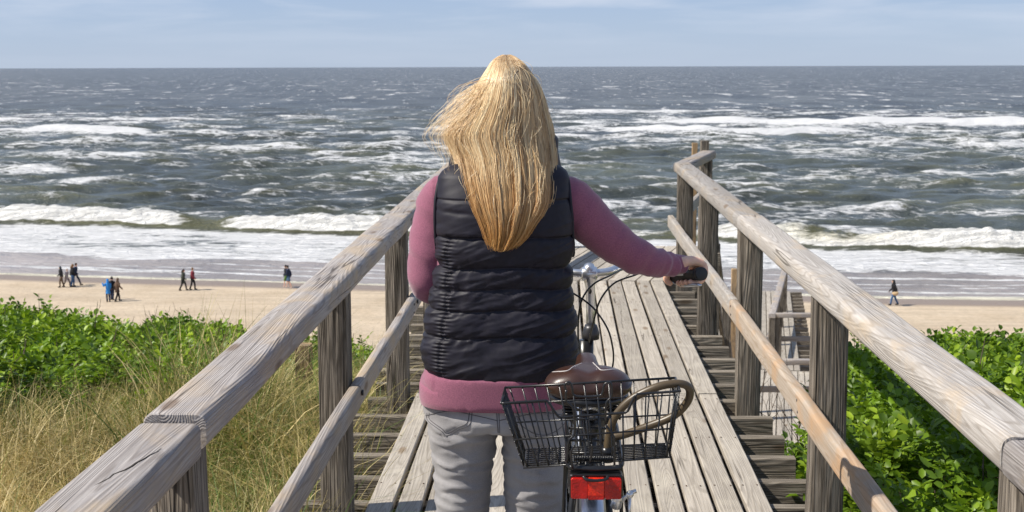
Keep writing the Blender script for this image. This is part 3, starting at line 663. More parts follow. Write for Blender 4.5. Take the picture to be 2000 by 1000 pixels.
# woody stems inside and bare tips above the thickets
def twigs(name, spots, label, hmin, hmax, kind='stuff', cat='twigs', r0=.0045):
    mb = MB()
    for (x, y, z) in spots:
        h = rl.uniform(hmin, hmax); a = rl.rand()*6.28; ln_ = rl.uniform(.05, .35)*h
        p0 = np.array([x, y, z]); p1 = p0 + [math.cos(a)*ln_*.5 + rl.normal(0, .01), math.sin(a)*ln_*.5, h*.55]; p2 = p0 + [math.cos(a)*ln_, math.sin(a)*ln_, h]
        mb.tube([p0, p1, p2], [r0, r0*.75, r0*.35], 4)
        for _ in range(rl.randint(0, 4)):
            t = rl.uniform(.35, .9); q = p0 + (p2 - p0)*t; b_ = rl.rand()*6.28; l2 = rl.uniform(.04, .12)
            mb.tube([q, q + [math.cos(b_)*l2*.6, math.sin(b_)*l2*.6, l2*.5], q + [math.cos(b_)*l2*.8, math.sin(b_)*l2*.8, l2*1.2]], [r0*.5, r0*.4, r0*.25], 3)
    o = mb.build(name, M['twig'], None, False); tag(o, label, cat, kind=kind); return o
sp = [(xL[i], yL[i], zL[i] - .10) for i in rl.choice(len(xL), 330, False)]
twigs('bare_twigs', sp, 'dark bare twigs poking out of the left thicket', .15, .36)
sp = [(xR[i], yR[i], zR[i] - .14) for i in rl.choice(len(xR), 260, False)]
twigs('bare_twigs', sp, 'dark bare twigs poking out of the right thicket', .12, .34)
# stems near ground
sp = [(xR[i], yR[i], float(ground_h(xR[i], yR[i]))) for i in rl.choice(len(xR), 420, False)] + [(xL[i], yL[i], float(ground_h(xL[i], yL[i]))) for i in rl.choice(len(xL), 200, False)]
twigs('woody_stems', sp, 'brown woody stems in the shade under the thickets', .3, .55, r0=.006)
# dead shrub beside the lower boardwalk
db = MB(); q = P(1560, 860, 9.2); rb = random.Random(4)
def branch(p, d, ln, r, k):
    pts = [p]; 
    for i in range(4): d = (d + Vector((rb.uniform(-.35, .35), rb.uniform(-.35, .35), rb.uniform(-.1, .3)))).normalized(); pts.append(pts[-1] + d*ln/4)
    db.tube(pts, [r*(1 - .16*i) for i in range(5)], 4)
    if k:
        for i in range(1, 5):
            if rb.random() < .85: branch(pts[i], (d + Vector((rb.uniform(-1, 1), rb.uniform(-1, 1), rb.uniform(-.2, .7)))).normalized(), ln*.6, r*.6, k - 1)
gz = float(ground_h(q.x, q.y))
for i in range(6): branch(Vector((q.x + rb.uniform(-.1, .15), q.y, gz)), Vector((rb.uniform(-.9, .25), rb.uniform(-.2, .2), 1)).normalized(), max(.35, (q.z - gz) + .28), .007, 2)
tag(db.build('dead_shrub', M['twig'], None, False), 'leafless brown shrub with tangled branches beside the lower boardwalk planks', 'shrub')

def grass(tufts, name, label):
    """tufts: x, y, count, height, spread, straw(0..1), lean-x, lean-y"""
    B0, Hh, Ln, Rn, W_ = [], [], [], [], []
    for (x, y, n, h, s_, sw, lx, ly) in tufts:
        a = rl.rand(n)*6.283; r = s_*np.sqrt(rl.rand(n))*.5; bx, by = x + r*np.cos(a), y + r*np.sin(a)
        hh = h*rl.uniform(.5, 1.15, n); out = rl.uniform(.1, 1.0, n)**.8*hh*1.0
        B0.append(np.stack([bx, by, ground_h(bx, by) - .02], -1)); Hh.append(hh)
        a2 = a + rl.normal(0, .7, n)
        Ln.append(np.stack([np.cos(a2)*out + lx*hh, np.sin(a2)*out + ly*hh], -1)); Rn.append(np.clip(rl.normal(sw, .36, n), 0, 1)); W_.append(.0016 + .0042*rl.rand(n)**2.2)
    B0 = np.vstack(B0); Hh = np.concatenate(Hh); Ln = np.vstack(Ln); Rn = np.concatenate(Rn); W_ = np.concatenate(W_); n = len(B0); K = 6
    t = np.linspace(0, 1, K); bend = np.hypot(Ln[:, 0], Ln[:, 1])/Hh*1.15
    zc = Hh[:, None]*(t - np.clip(bend, 0, 1.3)[:, None]*.42*t**2.4)
    c = np.stack([B0[:, 0:1] + Ln[:, 0:1]*t**1.8, B0[:, 1:2] + Ln[:, 1:2]*t**1.8, B0[:, 2:3] + zc], -1)
    az = rl.rand(n)*3.14; sd_ = np.stack([np.cos(az), np.sin(az), 0*az], -1)[:, None, :]*(W_[:, None]*(1 - .9*t**1.5))[..., None]
    V = np.stack([c - sd_, c + sd_], 2).reshape(-1, 3)
    base = (np.arange(n)*K*2)[:, None]; k = np.arange(K - 1)[None]*2
    Fq = np.stack([base + k, base + k + 1, base + k + 3, base + k + 2], -1).reshape(-1, 4)
    o = link(name, mesh_np(name, V, Fq, {'rnd': np.repeat(Rn, K*2)}), M['grass'], None, False)
    tag(o, label, 'grass', kind='stuff')
T = []
for i in range(1150):
    y = rl.uniform(2.4, 9.6); x = -1.12 - rl.rand()**.9*(y*.46 - .6)
    if y > 8 and x < -3.2 and rl.rand() < .8: continue
    sw = .41 + 1.1*(fbm(np.array(x*.6), np.array(y*.6), 2, 15) - .5) + .12*(x < -2) 
    T.append((x, y, rl.randint(26, 46), rl.uniform(.34, .62), .20, float(sw), rl.normal(.12, .26), rl.normal(-.05, .2)))
for i in range(70):                                    # the tall brown stand leaning right, and the dark tussock by the old post
    q = P(rl.uniform(300, 545), 800, rl.uniform(6.2, 8.4)); T.append((q.x, q.y, 50, rl.uniform(.70, 1.0), .3, rl.uniform(.25, .6), .34, .05))
for i in range(10): q = P(rl.uniform(480, 560), 800, rl.uniform(6.4, 7.0)); T.append((q.x, q.y, 90, .66, .24, .42, rl.normal(0, .1), -.1))
for i in range(430):                                   # along the edge of the deck and between the beam ends
    T.append((rl.uniform(-1.28, -.88), rl.uniform(4.2, 9.0), 14, rl.uniform(.50, .85), .12, .5, rl.normal(.05, .1), rl.normal(0, .1)))
grass(T, 'marram_grass', 'straw and green marram grass on the dune left of the boardwalk')
T = []
for i in range(90): T.append((rl.uniform(1.05, 1.5), rl.uniform(3.2, 7.5), 10, rl.uniform(.35, .6), .14, .25, rl.normal(.0, .15), rl.normal(0, .1)))
for i in range(150): y = rl.uniform(8, 16); T.append((rl.uniform(1.15, max(1.3, .25*y)), y, 22, rl.uniform(.3, .5), .2, .55, .1, 0))
for i in range(210): q = (rl.uniform(4.4, 8), rl.uniform(23.0, 31)); T.append((q[0], q[1], 40, rl.uniform(.4, .75), .4, .72, .15, 0))
for i in range(160): q = (rl.uniform(2.0, 9), rl.uniform(15, 21)); T.append((q[0], q[1], 24, rl.uniform(.3, .5), .3, .5, .15, 0))
grass(T, 'marram_grass', 'sparse marram grass between the right handrail and the lower boardwalk')
T = []
for i in range(420): 
    y = rl.uniform(12, 20); T.append((-rl.uniform(.9, 9), y, 26, rl.uniform(.3, .5), .4, .6, .1, 0))
for i in range(260): 
    y = rl.uniform(13, 22); T.append((rl.uniform(.26*y, .55*y), y, 26, rl.uniform(.3, .5), .4, .65, .1, 0))
grass(T, 'marram_grass', 'thin pale grass on the far slope of the dune above the beach')
# ------------------------------------------------------------------ cloth, skin and metal
def cloth(name, c, var=.12, rough=.85, scale=260, bump=.25, dist=.0008, sheen=.0, spec=.25, patch=None):
    m, nt, b = mat(name); tc = N(nt, 'ShaderNodeTexCoord')
    n = N(nt, 'ShaderNodeTexNoise', inp={'Scale': scale, 'Detail': 3}); L(nt, tc, 'Object', n, 0)
    r = N(nt, 'ShaderNodeValToRGB'); L(nt, n, 0, r, 0); r.color_ramp.elements[0].position = .35; r.color_ramp.elements[1].position = .65
    r.color_ramp.elements[0].color = (*[k*(1 - var) for k in c], 1); r.color_ramp.elements[1].color = (*[min(1, k*(1 + var)) for k in c], 1)
    last = r
    if patch:
        n3 = N(nt, 'ShaderNodeTexNoise', inp={'Scale': patch[1], 'Detail': 5}); mp3 = N(nt, 'ShaderNodeMapping', inp={'Scale': patch[2]}); L(nt, tc, 'Object', mp3, 0); L(nt, mp3, 0, n3, 0)
        mx = N(nt, 'ShaderNodeMix', data_type='RGBA', inp={7: (*patch[0], 1)}); L(nt, last, 0, mx, 6)
        mr = N(nt, 'ShaderNodeMapRange', inp={1: .4, 2: .68, 3: 0, 4: .7}); L(nt, n3, 0, mr, 0); L(nt, mr, 0, mx, 0)
        nt.links.new(mx.outputs[2], b.inputs['Base Color'])
    else: L(nt, last, 0, b, 'Base Color')
    b.inputs['Roughness'].default_value = rough; b.inputs['Specular IOR Level'].default_value = spec; b.inputs['Sheen Weight'].default_value = sheen
    bp = N(nt, 'ShaderNodeBump', inp={'Strength': bump, 'Distance': dist}); L(nt, n, 0, bp, 'Height'); L(nt, bp, 0, b, 'Normal')
    return m
M['sweater'] = cloth('mauve_jersey', (.265, .092, .142), .14, .95, 330, .4, .0008, .35)
M['vest'] = cloth('black_quilted_nylon', (.0100, .0085, .0160), .2, .58, 60, .25, .0015, .0, .34)
M['jeans'] = cloth('washed_grey_denim', (.27, .26, .265), .10, .9, 420, .4, .0008, .1, .2, ((.42, .405, .40), 9, (1, 1, .45)))
M['thread'] = simple('grey_thread', (.10, .095, .10), .8)
M['skin'] = simple('skin', (.76, .46, .33), .5, var=.08, scale=60, Subsurface_Weight=.12, Subsurface_Scale=.01)
M['chrome'] = simple('chrome', (.66, .68, .72), .30, .9, .04)
M['satin'] = simple('satin_aluminium', (.55, .57, .62), .3, 1.0, .05)
M['blackp'] = simple('black_paint', (.012, .012, .013), .28, 0, .2)
M['rubber'] = simple('black_rubber', (.018, .018, .019), .6, 0, .2, bump=.3)
M['leather'] = simple('brown_saddle_leather', (.042, .017, .010), .36, 0, .14, 30, .12, 500, Coat_Weight=.25, Coat_Roughness=.3)
M['lockm'] = simple('brown_lock_sleeve', (.085, .060, .032), .38, 0, .12, 50)
M['red'] = simple('red_reflector', (.42, .008, .004), .13, 0, .25, 60, .5, 260)
M['redc'] = simple('bright_red_lens', (.80, .028, .008), .16, 0, .45, 120, .7, 300)
M['trim'] = simple('pale_piping', (.62, .58, .56), .5)

# ------------------------------------------------------------------ bicycle
BX = .075
bike = tag(empty('bicycle', (BX, 3.5, 0)), 'dark city bicycle with brown saddle and chrome handlebar held by the woman', 'bicycle')
def circ(cy, cz, r, n=48, x=BX): return [(x, cy + r*math.cos(6.28318*i/n), cz + r*math.sin(6.28318*i/n)) for i in range(n + 1)]
def wheel(cy, nm='wheel'):
    t = MB().tube(circ(cy, .345, .327), .019, 10).build(nm, M['rubber'], bike)
    MB().tube(circ(cy, .345, .303), .011, 8).build('rim', M['satin'], t)
    MB().tube([(BX - .045, cy, .345), (BX - .02, cy, .345), (BX + .02, cy, .345), (BX + .045, cy, .345)], [.022, .018, .018, .022], 12).build('hub', M['satin'], t)
    sp = MB()
    for i in range(32):
        a = 6.28318*i/32; b_ = a + (.5 if i % 2 else -.5); x = BX + (.03 if (i//2) % 2 else -.03)
        sp.tube([(x, cy + .02*math.cos(b_), .345 + .02*math.sin(b_)), (BX, cy + .298*math.cos(a), .345 + .298*math.sin(a))], .0011, 4)
    s_ = sp.build('spokes', M['satin'], t); s_['kind'] = 'stuff'
    return t
wheel(2.99); wheel(4.10)
def fender(cy, a0, a1, name, m, w=.028, r=.368):
    rings = []
    for i in range(40):
        a = math.radians(a0 + (a1 - a0)*i/39)
        prof = [(-w, -.014), (-w*.8, .002), (-w*.35, .009), (w*.35, .009), (w*.8, .002), (w, -.014), (w*.75, -.002), (0, .004), (-w*.75, -.002)]
        rings.append([(BX + x, cy + (r + q)*math.cos(a), .345 + (r + q)*math.sin(a)) for x, q in prof])
    MB().rings(rings).build(name, m, bike)
fender(2.99, 10, 205, 'fender', M['satin'], .030); fender(4.10, 30, 190, 'fender', M['satin'], .028)
HT = P(1154, 664, 3.70); STP = P(1152, 520, 3.70)
fr = MB()
fr.tube([(BX, 3.70, HT.z - .16), (BX, 3.70, HT.z + .0)], .0215, 14)
fr.tube([(BX, 3.70, HT.z - .10), (BX, 3.40, .52), (BX, 3.27, .30)], .019, 12, 14)
fr.tube([(BX, 3.70, HT.z - .15), (BX, 3.42, .40), (BX, 3.28, .29)], .020, 12, 14)
fr.tube([(BX, 3.28, .28), (BX, 3.15, .80)], .0165, 12)
for s_ in (-1, 1):
    fr.tube([(BX + s_*.02, 3.27, .29), (BX + s_*.065, 2.99, .345)], .010, 8)
    fr.tube([(BX + s_*.015, 3.16, .74), (BX + s_*.045, 3.08, .62), (BX + s_*.065, 2.99, .345)], .009, 8, 10)
fr.tube([(BX - .035, 3.28, .285), (BX + .035, 3.28, .285)], .022, 12)
fr.build('frame', M['blackp'], bike)
fk = MB()
for s_ in (-1, 1): fk.tube([(BX + s_*.012, 3.73, HT.z - .16), (BX + s_*.045, 3.80, .66), (BX + s_*.05, 4.0, .42), (BX + s_*.05, 4.10, .345)], [.013, .014, .010, .008], 10, 14)
fk.build('fork', M['blackp'], bike)
c = MB(); c.tube([P(1154, 662, 3.70), P(1154, 650, 3.70), P(1154, 640, 3.70), P(1154, 634, 3.70)], [.0235, .0245, .020, .0165], 18); c.build('headset_collar', simple('dark_grey_collar', (.06, .06, .065), .4, .6), bike)
stm = MB(); stm.tube([P(1154, 642, 3.70), P(1153.5, 600, 3.70), P(1153, 560, 3.70), P(1152, 545, 3.70), P(1151, 533, 3.70), P(1151, 524, 3.70), P(1151, 519, 3.705), P(1151, 517, 3.71)],
         [.0130, .0130, .0135, .0175, .0185, .0180, .0140, .005], 20)
stm.tube([P(1136, 535, 3.70), P(1139, 535, 3.70), P(1163, 534, 3.70), P(1166, 534, 3.70)], [.017, .0195, .0195, .017], 18)
st2 = stm.build('stem', M['chrome'], bike)
MB().ball(P(1152.5, 569, 3.6865), (.0048, .003, .008), 12, 8).build('stem_hole_shade', simple('hole_shade_dark', (.03, .025, .02), .6), st2)  # dark ball on the stem, coloured as the shade in its hole
hb = MB()
rpts = [P(1150, 534, 3.70), P(1185, 531, 3.715), P(1212, 522, 3.76), P(1262, 512, 3.81), P(1298, 520, 3.79), P(1312, 534, 3.71), P(1334, 537, 3.64), P(1366, 535, 3.56)]
lpts = [Vector((2*BX - p.x, p.y, p.z)) for p in rpts]
hb.tube(lpts[::-1] + rpts[1:], .0112, 12, 90)
hb.build('handlebar', M['chrome'], bike)
GI, GO = P(1316, 541.5, 3.70), P(1371, 534.5, 3.548)
for side in (1, -1):
    a, b_ = GI.copy(), GO.copy()
    if side < 0: a.x, b_.x = 2*BX - a.x, 2*BX - b_.x
    d = (b_ - a).normalized(); g = MB(); Lg = (b_ - a).length
    rs_ = [(0, .013), (.004, .0155), (Lg*.5, .0150), (Lg - .020, .0158), (Lg - .019, .0182), (Lg - .016, .0186), (Lg - .0155, .0168), (Lg - .012, .0168), (Lg - .0115, .0186), (Lg - .001, .0182), (Lg, .0165), (Lg + .0012, .003)]
    g.tube([a + d*t for t, _ in rs_], [r for _, r in rs_], 20); gp = g.build('grip', M['rubber'], bike)
    lv = MB(); e0 = a + Vector((-.012*side, .03, -.012)); e1 = b_ + Vector((-.014*side, -.0, -.020))
    lv.tube([e0, e0.lerp(e1, .5) + Vector((.002*side, 0, -.014)), e1 + Vector((0, 0, -.010)), e1 + Vector((.012*side, -.012, -.010))], [.006, .0065, .0075, .0045], 8, 14, squash=(1, .6)); lv.build('brake_lever', M['satin'], bike)
for pts in ([(1262, 528, 3.70), (1241, 537, 3.60), (1200, 553, 3.55), (1173, 585, 3.53), (1160, 625, 3.55), (1150, 668, 3.64)],
            [(1222, 522, 3.74), (1194, 537, 3.64), (1158, 556, 3.58), (1135, 590, 3.56), (1129, 645, 3.58), (1134, 702, 3.60), (1146, 740, 3.62)],
            [(1080, 545, 3.66), (1117, 571, 3.58), (1143, 588, 3.56), (1163, 606, 3.55), (1184, 637, 3.55), (1194, 665, 3.55), (1198, 705, 3.57), (1186, 760, 3.6)]):
    MB().tube([P(*p) for p in pts], .0026, 8, 50).build('brake_cable', M['blackp'], bike)
# saddle
zt = lambda py, D: P(1149, py, D).z
prof = [(2.962, .030, .955, .930), (2.972, .075, .972, .920), (2.990, .094, .982, .912), (3.02, .1015, .986, .910), (3.06, .099, .982, .912), (3.09, .086, .976, .917), (3.12, .058, .968, .920), (3.15, .036, .966, .924), (3.20, .027, .970, .930), (3.255, .024, .968, .934), (3.272, .014, .962, .940)]
pr = catmull([(a, b_, c_, d_) for a, b_, c_, d_ in prof], 46); rg = []
ztop0 = zt(716, 3.02) - .986
for (y_, w_, t_, b_) in pr:
    r_ = []
    for k in range(40):
        a = 6.28318*k/40; cx, sx = math.cos(a), math.sin(a)
        x = w_*math.copysign(abs(cx)**.72, cx); z_ = (t_ + b_)/2 + (t_ - b_)/2*math.copysign(abs(sx)**.75, sx)
        if sx > 0:
            z_ -= .012*math.exp(-(x/.020)**2)*sstep(3.14, 3.02, y_)*1.0
            z_ -= .010*(abs(x)/.1)**2
        r_.append((BX - .008 + x, y_, z_ + ztop0))
    rg.append(r_)
sm = MB().rings(rg); sad_me = sm.mesh('saddle'); sad = link('saddle', sad_me, M['leather'], bike, True)
bvh = BVHTree.FromPolygons(sm.v, sm.f)
def drape(pxs, bv, off, rad, D0=2.2, n=None, seg=5):
    """a thin tube laid on a surface along the given line of sight points"""
    q = catmull([(a, b_, 0) for a, b_ in pxs], n or len(pxs)*5); out = []
    o = Vector((0, 0, EYE))
    for a, b_, _ in q:
        d = (RC @ Vector((a - 1000, 500 - b_, -F))).normalized(); h = bv.ray_cast(o, d)
        if h[0] is not None: out.append(h[0] - d*off)
    return MB().tube(out, rad, seg) if len(out) > 2 else None
for pxs in ([(1068, 728), (1085, 726), (1108, 724), (1120, 716), (1137, 709)], [(1158, 708), (1168, 718), (1176, 723), (1200, 721), (1226, 719)]):
    t = drape(pxs, bvh, .0002, .0011)
    if t: t.build('piping', M['trim'], sad)
base = MB(); base.rings([[(BX - .008 + w*math.cos(6.283*k/24), y_, z_ + ztop0) for k in range(24) for z_ in (z0,)] for (y_, w, z0) in []] or [[(BX - .008 + .096*math.cos(6.28318*k/28)*s2, 3.055 + .092*math.sin(6.28318*k/28)*s2, zz + ztop0) for k in range(28)] for zz, s2 in ((.918, .985), (.908, 1.0), (.902, .96))])
base.build('saddle_base', M['blackp'], sad)
ur = MB()
for s_ in (-1, 1):
    ur.tube([(BX + s_*.045, 2.99, ztop0 + .900), (BX + s_*.03, 3.04, ztop0 + .878), (BX + s_*.022, 3.12, ztop0 + .874), (BX + s_*.018, 3.25, ztop0 + .93)], .0038, 8, 20)
    for k in range(5): ur.tube([(BX + s_*.052 + .014*math.cos(q), 3.02 + .014*math.sin(q), ztop0 + .862 + .008*k + .00125*q) for q in np.linspace(0, 6.28, 12)], .003, 6)
ur.build('saddle_rails', M['blackp'], sad)
spm = MB(); spm.tube([(BX, 3.10, ztop0 + .885), (BX, 3.115, .83)], .0135, 14); spm.tube([(BX - .02, 3.10, ztop0 + .875), (BX + .02, 3.10, ztop0 + .875)], .016, 12); spm.build('seat_post', M['chrome'], bike)
cl = MB(); cl.tube([(BX, 3.117, .835), (BX, 3.125, .79)], .021, 16); 
for k in range(5): cl.tube(circ(0, 0, .019, 16, 0) and [(BX + .0185*math.cos(q), 3.108 + .0185*math.sin(q), .85 + .007*k) for q in np.linspace(0, 6.28, 18)], .0035, 6)
cl.build('seat_clamp', M['blackp'], bike)
# chain guard, cranks, pedals, kickstand
MB().tube([(BX + .05, 3.30, .30), (BX + .05, 3.15, .33), (BX + .05, 3.0, .35)], [.075, .06, .04], 12, 10, squash=(.2, 1)).build('chain_guard', M['blackp'], bike)
for s_, dz in ((1, -.16), (-1, .16)):
    cr_o = MB().tube([(BX + s_*.05, 3.28, .285), (BX + s_*.07, 3.28 + dz*.3, .285 + dz)], .009, 8).build('crank', M['satin'], bike)
    MB().box((BX + s_*.12, 3.28 + dz*.3, .285 + dz), (.09, .07, .022)).build('pedal', M['rubber'], cr_o, False)
MB().tube([(BX - .05, 3.20, .26), (BX - .08, 2.95, .14)], .007, 8).build('kickstand', M['satin'], bike)
# luggage rack and tail light
RZ = P(1164, 912, 2.70).z; rk = MB()
for s_ in (-1, 1):
    rk.tube([(BX + s_*.04, 3.16, RZ - .03), (BX + s_*.056, 3.08, RZ), (BX + s_*.058, 2.80, RZ), (BX + s_*.056, 2.712, RZ), (BX + s_*.04, 2.700, RZ)], .0048, 8, 26)
    rk.tube([(BX + s_*.060, 2.84, RZ), (BX + s_*.066, 2.90, .6), (BX + s_*.066, 2.985, .35)], .0042, 8, 14)
rk.tube([(BX - .055, 2.703, RZ - .002), (BX, 2.696, RZ - .003), (BX + .055, 2.703, RZ - .002)], .0062, 10, 12)
for y_ in (2.80, 2.90, 3.0, 3.08): rk.tube([(BX - .057, y_, RZ), (BX + .057, y_, RZ)], .0032, 6)
for s_ in (-.018, .018): rk.tube([(BX + s_, 2.71, RZ), (BX + s_, 3.08, RZ)], .003, 6)
rk.build('luggage_rack', M['blackp'], bike)
sp_ = MB(); sp_.tube([(BX - .045 + .09*i/170, 2.735 + .006*math.cos(i*.9), RZ + .008 + .006*math.sin(i*.9)) for i in range(171)], .0016, 5); sp_.build('rack_spring', M['blackp'], bike)
TC = P(1164, 950, 2.690)
def rbox(c_, w, h, d, r, taper=1.0, arch=.0):
    rings = []
    for dy, s_ in ((d/2, 1.0), (-d/2 + r*.35, 1.0), (-d/2, .955)):
        q = []
        for sx, sz, a0 in ((1, 1, 0), (-1, 1, 90), (-1, -1, 180), (1, -1, 270)):
            for k in range(5):
                a = math.radians(a0 + 22.5*k); x = (sx*(w/2 - r) + r*math.cos(a))*s_; z_ = (sz*(h/2 - r) + r*math.sin(a))*s_
                q.append((c_.x + x*(1 if z_ > 0 else taper), c_.y + dy + arch*(x/w)**2, c_.z + z_))
        rings.append(q)
    return MB().rings(rings)
tl = rbox(TC + Vector((0, .004, 0)), .113, .053, .030, .007, .985, .03).build('tail_light', M['blackp'], bike, False)
rbox(TC + Vector((-.0345, -.009, -.001)), .036, .044, .012, .004, .98, .0).build('lens', M['red'], tl, False)
rbox(TC + Vector((.0345, -.009, -.001)), .036, .044, .012, .004, .98, .0).build('lens', M['red'], tl, False)
rbox(TC + Vector((0, -.011, .003)), .033, .036, .012, .002).build('lens', M['redc'], tl, False)
rbox(TC + Vector((0, -.011, -.019)), .033, .009, .012, .002).build('lens', M['red'], tl, False)
MB().tube([TC + Vector((-.027, -.014, .026)), TC + Vector((-.02, -.020, .021)), TC + Vector((.0, -.022, .0195)), TC + Vector((.02, -.020, .022)), TC + Vector((.024, -.014, .027))], .0034, 8, 16).build('bracket', M['blackp'], tl)
bk = MB(); q = P(1203, 988, 2.86); bk.tube([q + Vector((0, 0, .05)), q + Vector((.003, -.01, .02)), q], [.006, .011, .013], 10); bk.tube([q + Vector((-.0, .0, .0)), q + Vector((.03, 0, .03)), q + Vector((.045, 0, .035))], .005, 8); bk.tube([q + Vector((.03, .0, .02)), q + Vector((.03, 0, -.04))], .004, 8); bk.ball(q + Vector((.03, -.01, .03)), .009, 10, 6)
bk.build('brake_caliper', M['chrome'], bike)
# wire basket
bas = MB(); NT = [P(979, 788, 2.725), P(1328, 764, 2.725)]; NBt = [P(1023, 914, 2.735), P(1308, 893, 2.735)]
FT = [P(987, 757, 2.872), P(1319, 738, 2.872)]; FB = [P(1026, 878, 2.862), P(1308, 866, 2.862)]
lp = lambda a, b_, t: a[0].lerp(a[1], t) if b_ is None else None
NEAR = lambda u, v: NT[0].lerp(NT[1], u).lerp(NBt[0].lerp(NBt[1], u), v)
FAR = lambda u, v: FT[0].lerp(FT[1], u).lerp(FB[0].lerp(FB[1], u), v)
R1, R2 = .0028, .0017
dip = lambda u: .27*float(sstep(.25, .31, u)*(1 - sstep(.70, .76, u)))
bas.tube([NEAR(u, dip(u)) for u in np.linspace(0, 1, 60)], R1, 8)
bas.tube([FAR(u, 0) for u in (0, 1)], R1, 8)
bas.tube([NEAR(0, 0), FAR(0, 0)], R1, 8); bas.tube([NEAR(1, 0), FAR(1, 0)], R1, 8)
for f_ in (NEAR, FAR):
    for v_ in (.56, 1.0): bas.tube([f_(-.003, v_), f_(1.003, v_)], R2*1.15, 6)
bas.tube([FAR(0, .26), FAR(1, .26)], R2, 6)
for i in range(14):
    u = (i + .35)/13.7
    if u > 1: continue
    bas.tube([NEAR(u, dip(u)), NEAR(u, .9), NEAR(u, 1), NEAR(u, 1).lerp(FAR(u, 1), .1), FAR(u, 1), FAR(u, .95), FAR(u, 0)], R2, 6)
for i in range(1, 9):
    t_ = i/9.; bas.tube([NEAR(0.01, 1).lerp(FAR(0.01, 1), t_), NEAR(.99, 1).lerp(FAR(.99, 1), t_)], R2, 6)
for e_ in (0, 1):
    for k in range(1, 12): t_ = k/12; bas.tube([NEAR(e_, 0).lerp(FAR(e_, 0), t_), NEAR(e_, 1).lerp(FAR(e_, 1), t_)], R2, 5)
    for k in range(1, 10): v_ = k/10; bas.tube([NEAR(e_, v_), FAR(e_, v_)], R2, 5)
# handle cut-outs and hooks in the middle
for pts, D_ in (([(1105, 762), (1103, 752), (1108, 747), (1114, 748), (1118, 760), (1121, 772), (1140, 775), (1170, 773), (1177, 766), (1180, 752), (1188, 747), (1194, 751), (1194, 775), (1184, 788), (1183, 830)], 2.71),
                ([(1106, 762), (1106, 782), (1120, 800), (1122, 846), (1111, 862), (1108, 905)], 2.70),
                ([(1183, 830), (1196, 848), (1200, 862), (1200, 912)], 2.70), ([(1156, 868), (1156, 880), (1152, 905)], 2.70), ([(1122, 870), (1115, 885), (1118, 915)], 2.69)):
    bas.tube([P(a, b_, D_) for a, b_ in pts], .0025, 7, len(pts)*4)
bo = bas.build('wire_basket', M['blackp']); tag(bo, 'black wire basket clamped on the bicycle rack below the saddle', 'basket')
lk = [P(1186, 884, 2.79), P(1190, 850, 2.79), P(1201, 815, 2.785), P(1232, 781, 2.78), P(1280, 757, 2.775), P(1322, 749, 2.78), P(1345, 757, 2.79), P(1344, 782, 2.80), P(1316, 812, 2.81), P(1268, 832, 2.82), P(1222, 848, 2.82), P(1196, 856, 2.82), P(1188, 874, 2.82)]
lo = MB().tube(lk, .0088, 14, 90).build('cable_lock', M['lockm']); tag(lo, 'thick brown cable lock looped over the right end of the wire basket', 'lock')
lb = MB().tube([P(1186, 884, 2.79) + Vector((0, 0, .012)), P(1186, 884, 2.79), P(1186, 884, 2.79) - Vector((0, 0, .02))], .0135, 12).build('lock_barrel', M['blackp'], lo)

# ------------------------------------------------------------------ the woman
DW = 3.40
wom = tag(empty('person', (P(975, 900, DW).x, DW, 0)), 'woman with long blond hair, black quilted vest, mauve sweater and grey jeans, pushing the bicycle', 'person')
def tab(rows, y):
    r = np.array(rows, float); return [np.interp(y, r[:, 0], r[:, k]) for k in range(1, r.shape[1])]
def loft_px(rows, ylist, D0, depth, n=64, ex=2.6, shrink=0.0, back=1.0):
    rings = []
    for y in ylist:
        xl, xr = tab(rows, y); a_, b_ = P(xl, y, D0), P(xr, y, D0); cx = (a_.x + b_.x)/2; a = (b_.x - a_.x)/2 - shrink
        dp = depth(y) - shrink; zz0 = P((xl + xr)/2, y, D0 - (dp + shrink)*back).z; r_ = []
        for k in range(n):
            w = 6.28318*k/n; c_, s_ = math.cos(w), math.sin(w)
            r_.append((cx + a*math.copysign(abs(c_)**(2/ex), c_), D0 + dp*math.copysign(abs(s_)**(2/ex), s_)*(back if s_ < 0 else 1), zz0))
        rings.append(r_)
    return rings
VR = [(318, 900, 1072), (324, 886, 1088), (330, 874, 1100), (338, 864, 1108), (350, 856, 1113), (390, 850.5, 1117), (430, 850, 1120), (466, 851, 1122), (495, 853, 1123), (527, 854, 1116), (548, 848, 1120), (568, 845, 1117), (590, 840, 1121), (610, 836, 1120), (638, 831, 1126), (663, 831, 1125), (690, 826, 1130), (715, 826, 1131), (735, 832, 1129), (748, 846, 1118), (751, 856, 1105)]
vd = lambda y: np.interp(y, [318, 345, 400, 460, 560, 650, 750], [.055, .085, .118, .125, .115, .125, .135])
# sweater: torso and both sleeves grown together
sw = MB(); SR = [(325, 890, 1080), (345, 862, 1108), (400, 856, 1112), (560, 856, 1108), (700, 838, 1116), (745, 829, 1118), (765, 823, 1119), (771, 821, 1120), (780, 822, 1120), (795, 822, 1119), (806, 825, 1117)]
sw.rings(loft_px(SR, list(range(325, 806, 12)) + [806], DW + .005, lambda y: vd(min(y, 748)) + (.004 if y > 738 else -.030), 64, 2.6, 0.0))
LA = [(893, 372, 3.43, .050), (868, 385, 3.44, .058), (853, 425, 3.445, .059), (843, 475, 3.44, .056), (836, 520, 3.435, .054), (835, 552, 3.44, .050), (853, 567, 3.48, .047), (888, 557, 3.56, .041), (912, 540, 3.63, .034), (922, 534, 3.66, .030)]
RA = [(1080, 385, 3.43, .052), (1112, 392, 3.44, .063), (1144, 424, 3.45, .061), (1180, 457, 3.465, .056), (1212, 482, 3.48, .052), (1242, 499, 3.495, .049), (1270, 510, 3.515, .043), (1290, 514, 3.54, .037), (1304, 515, 3.56, .0345), (1314, 515.5, 3.572, .030)]
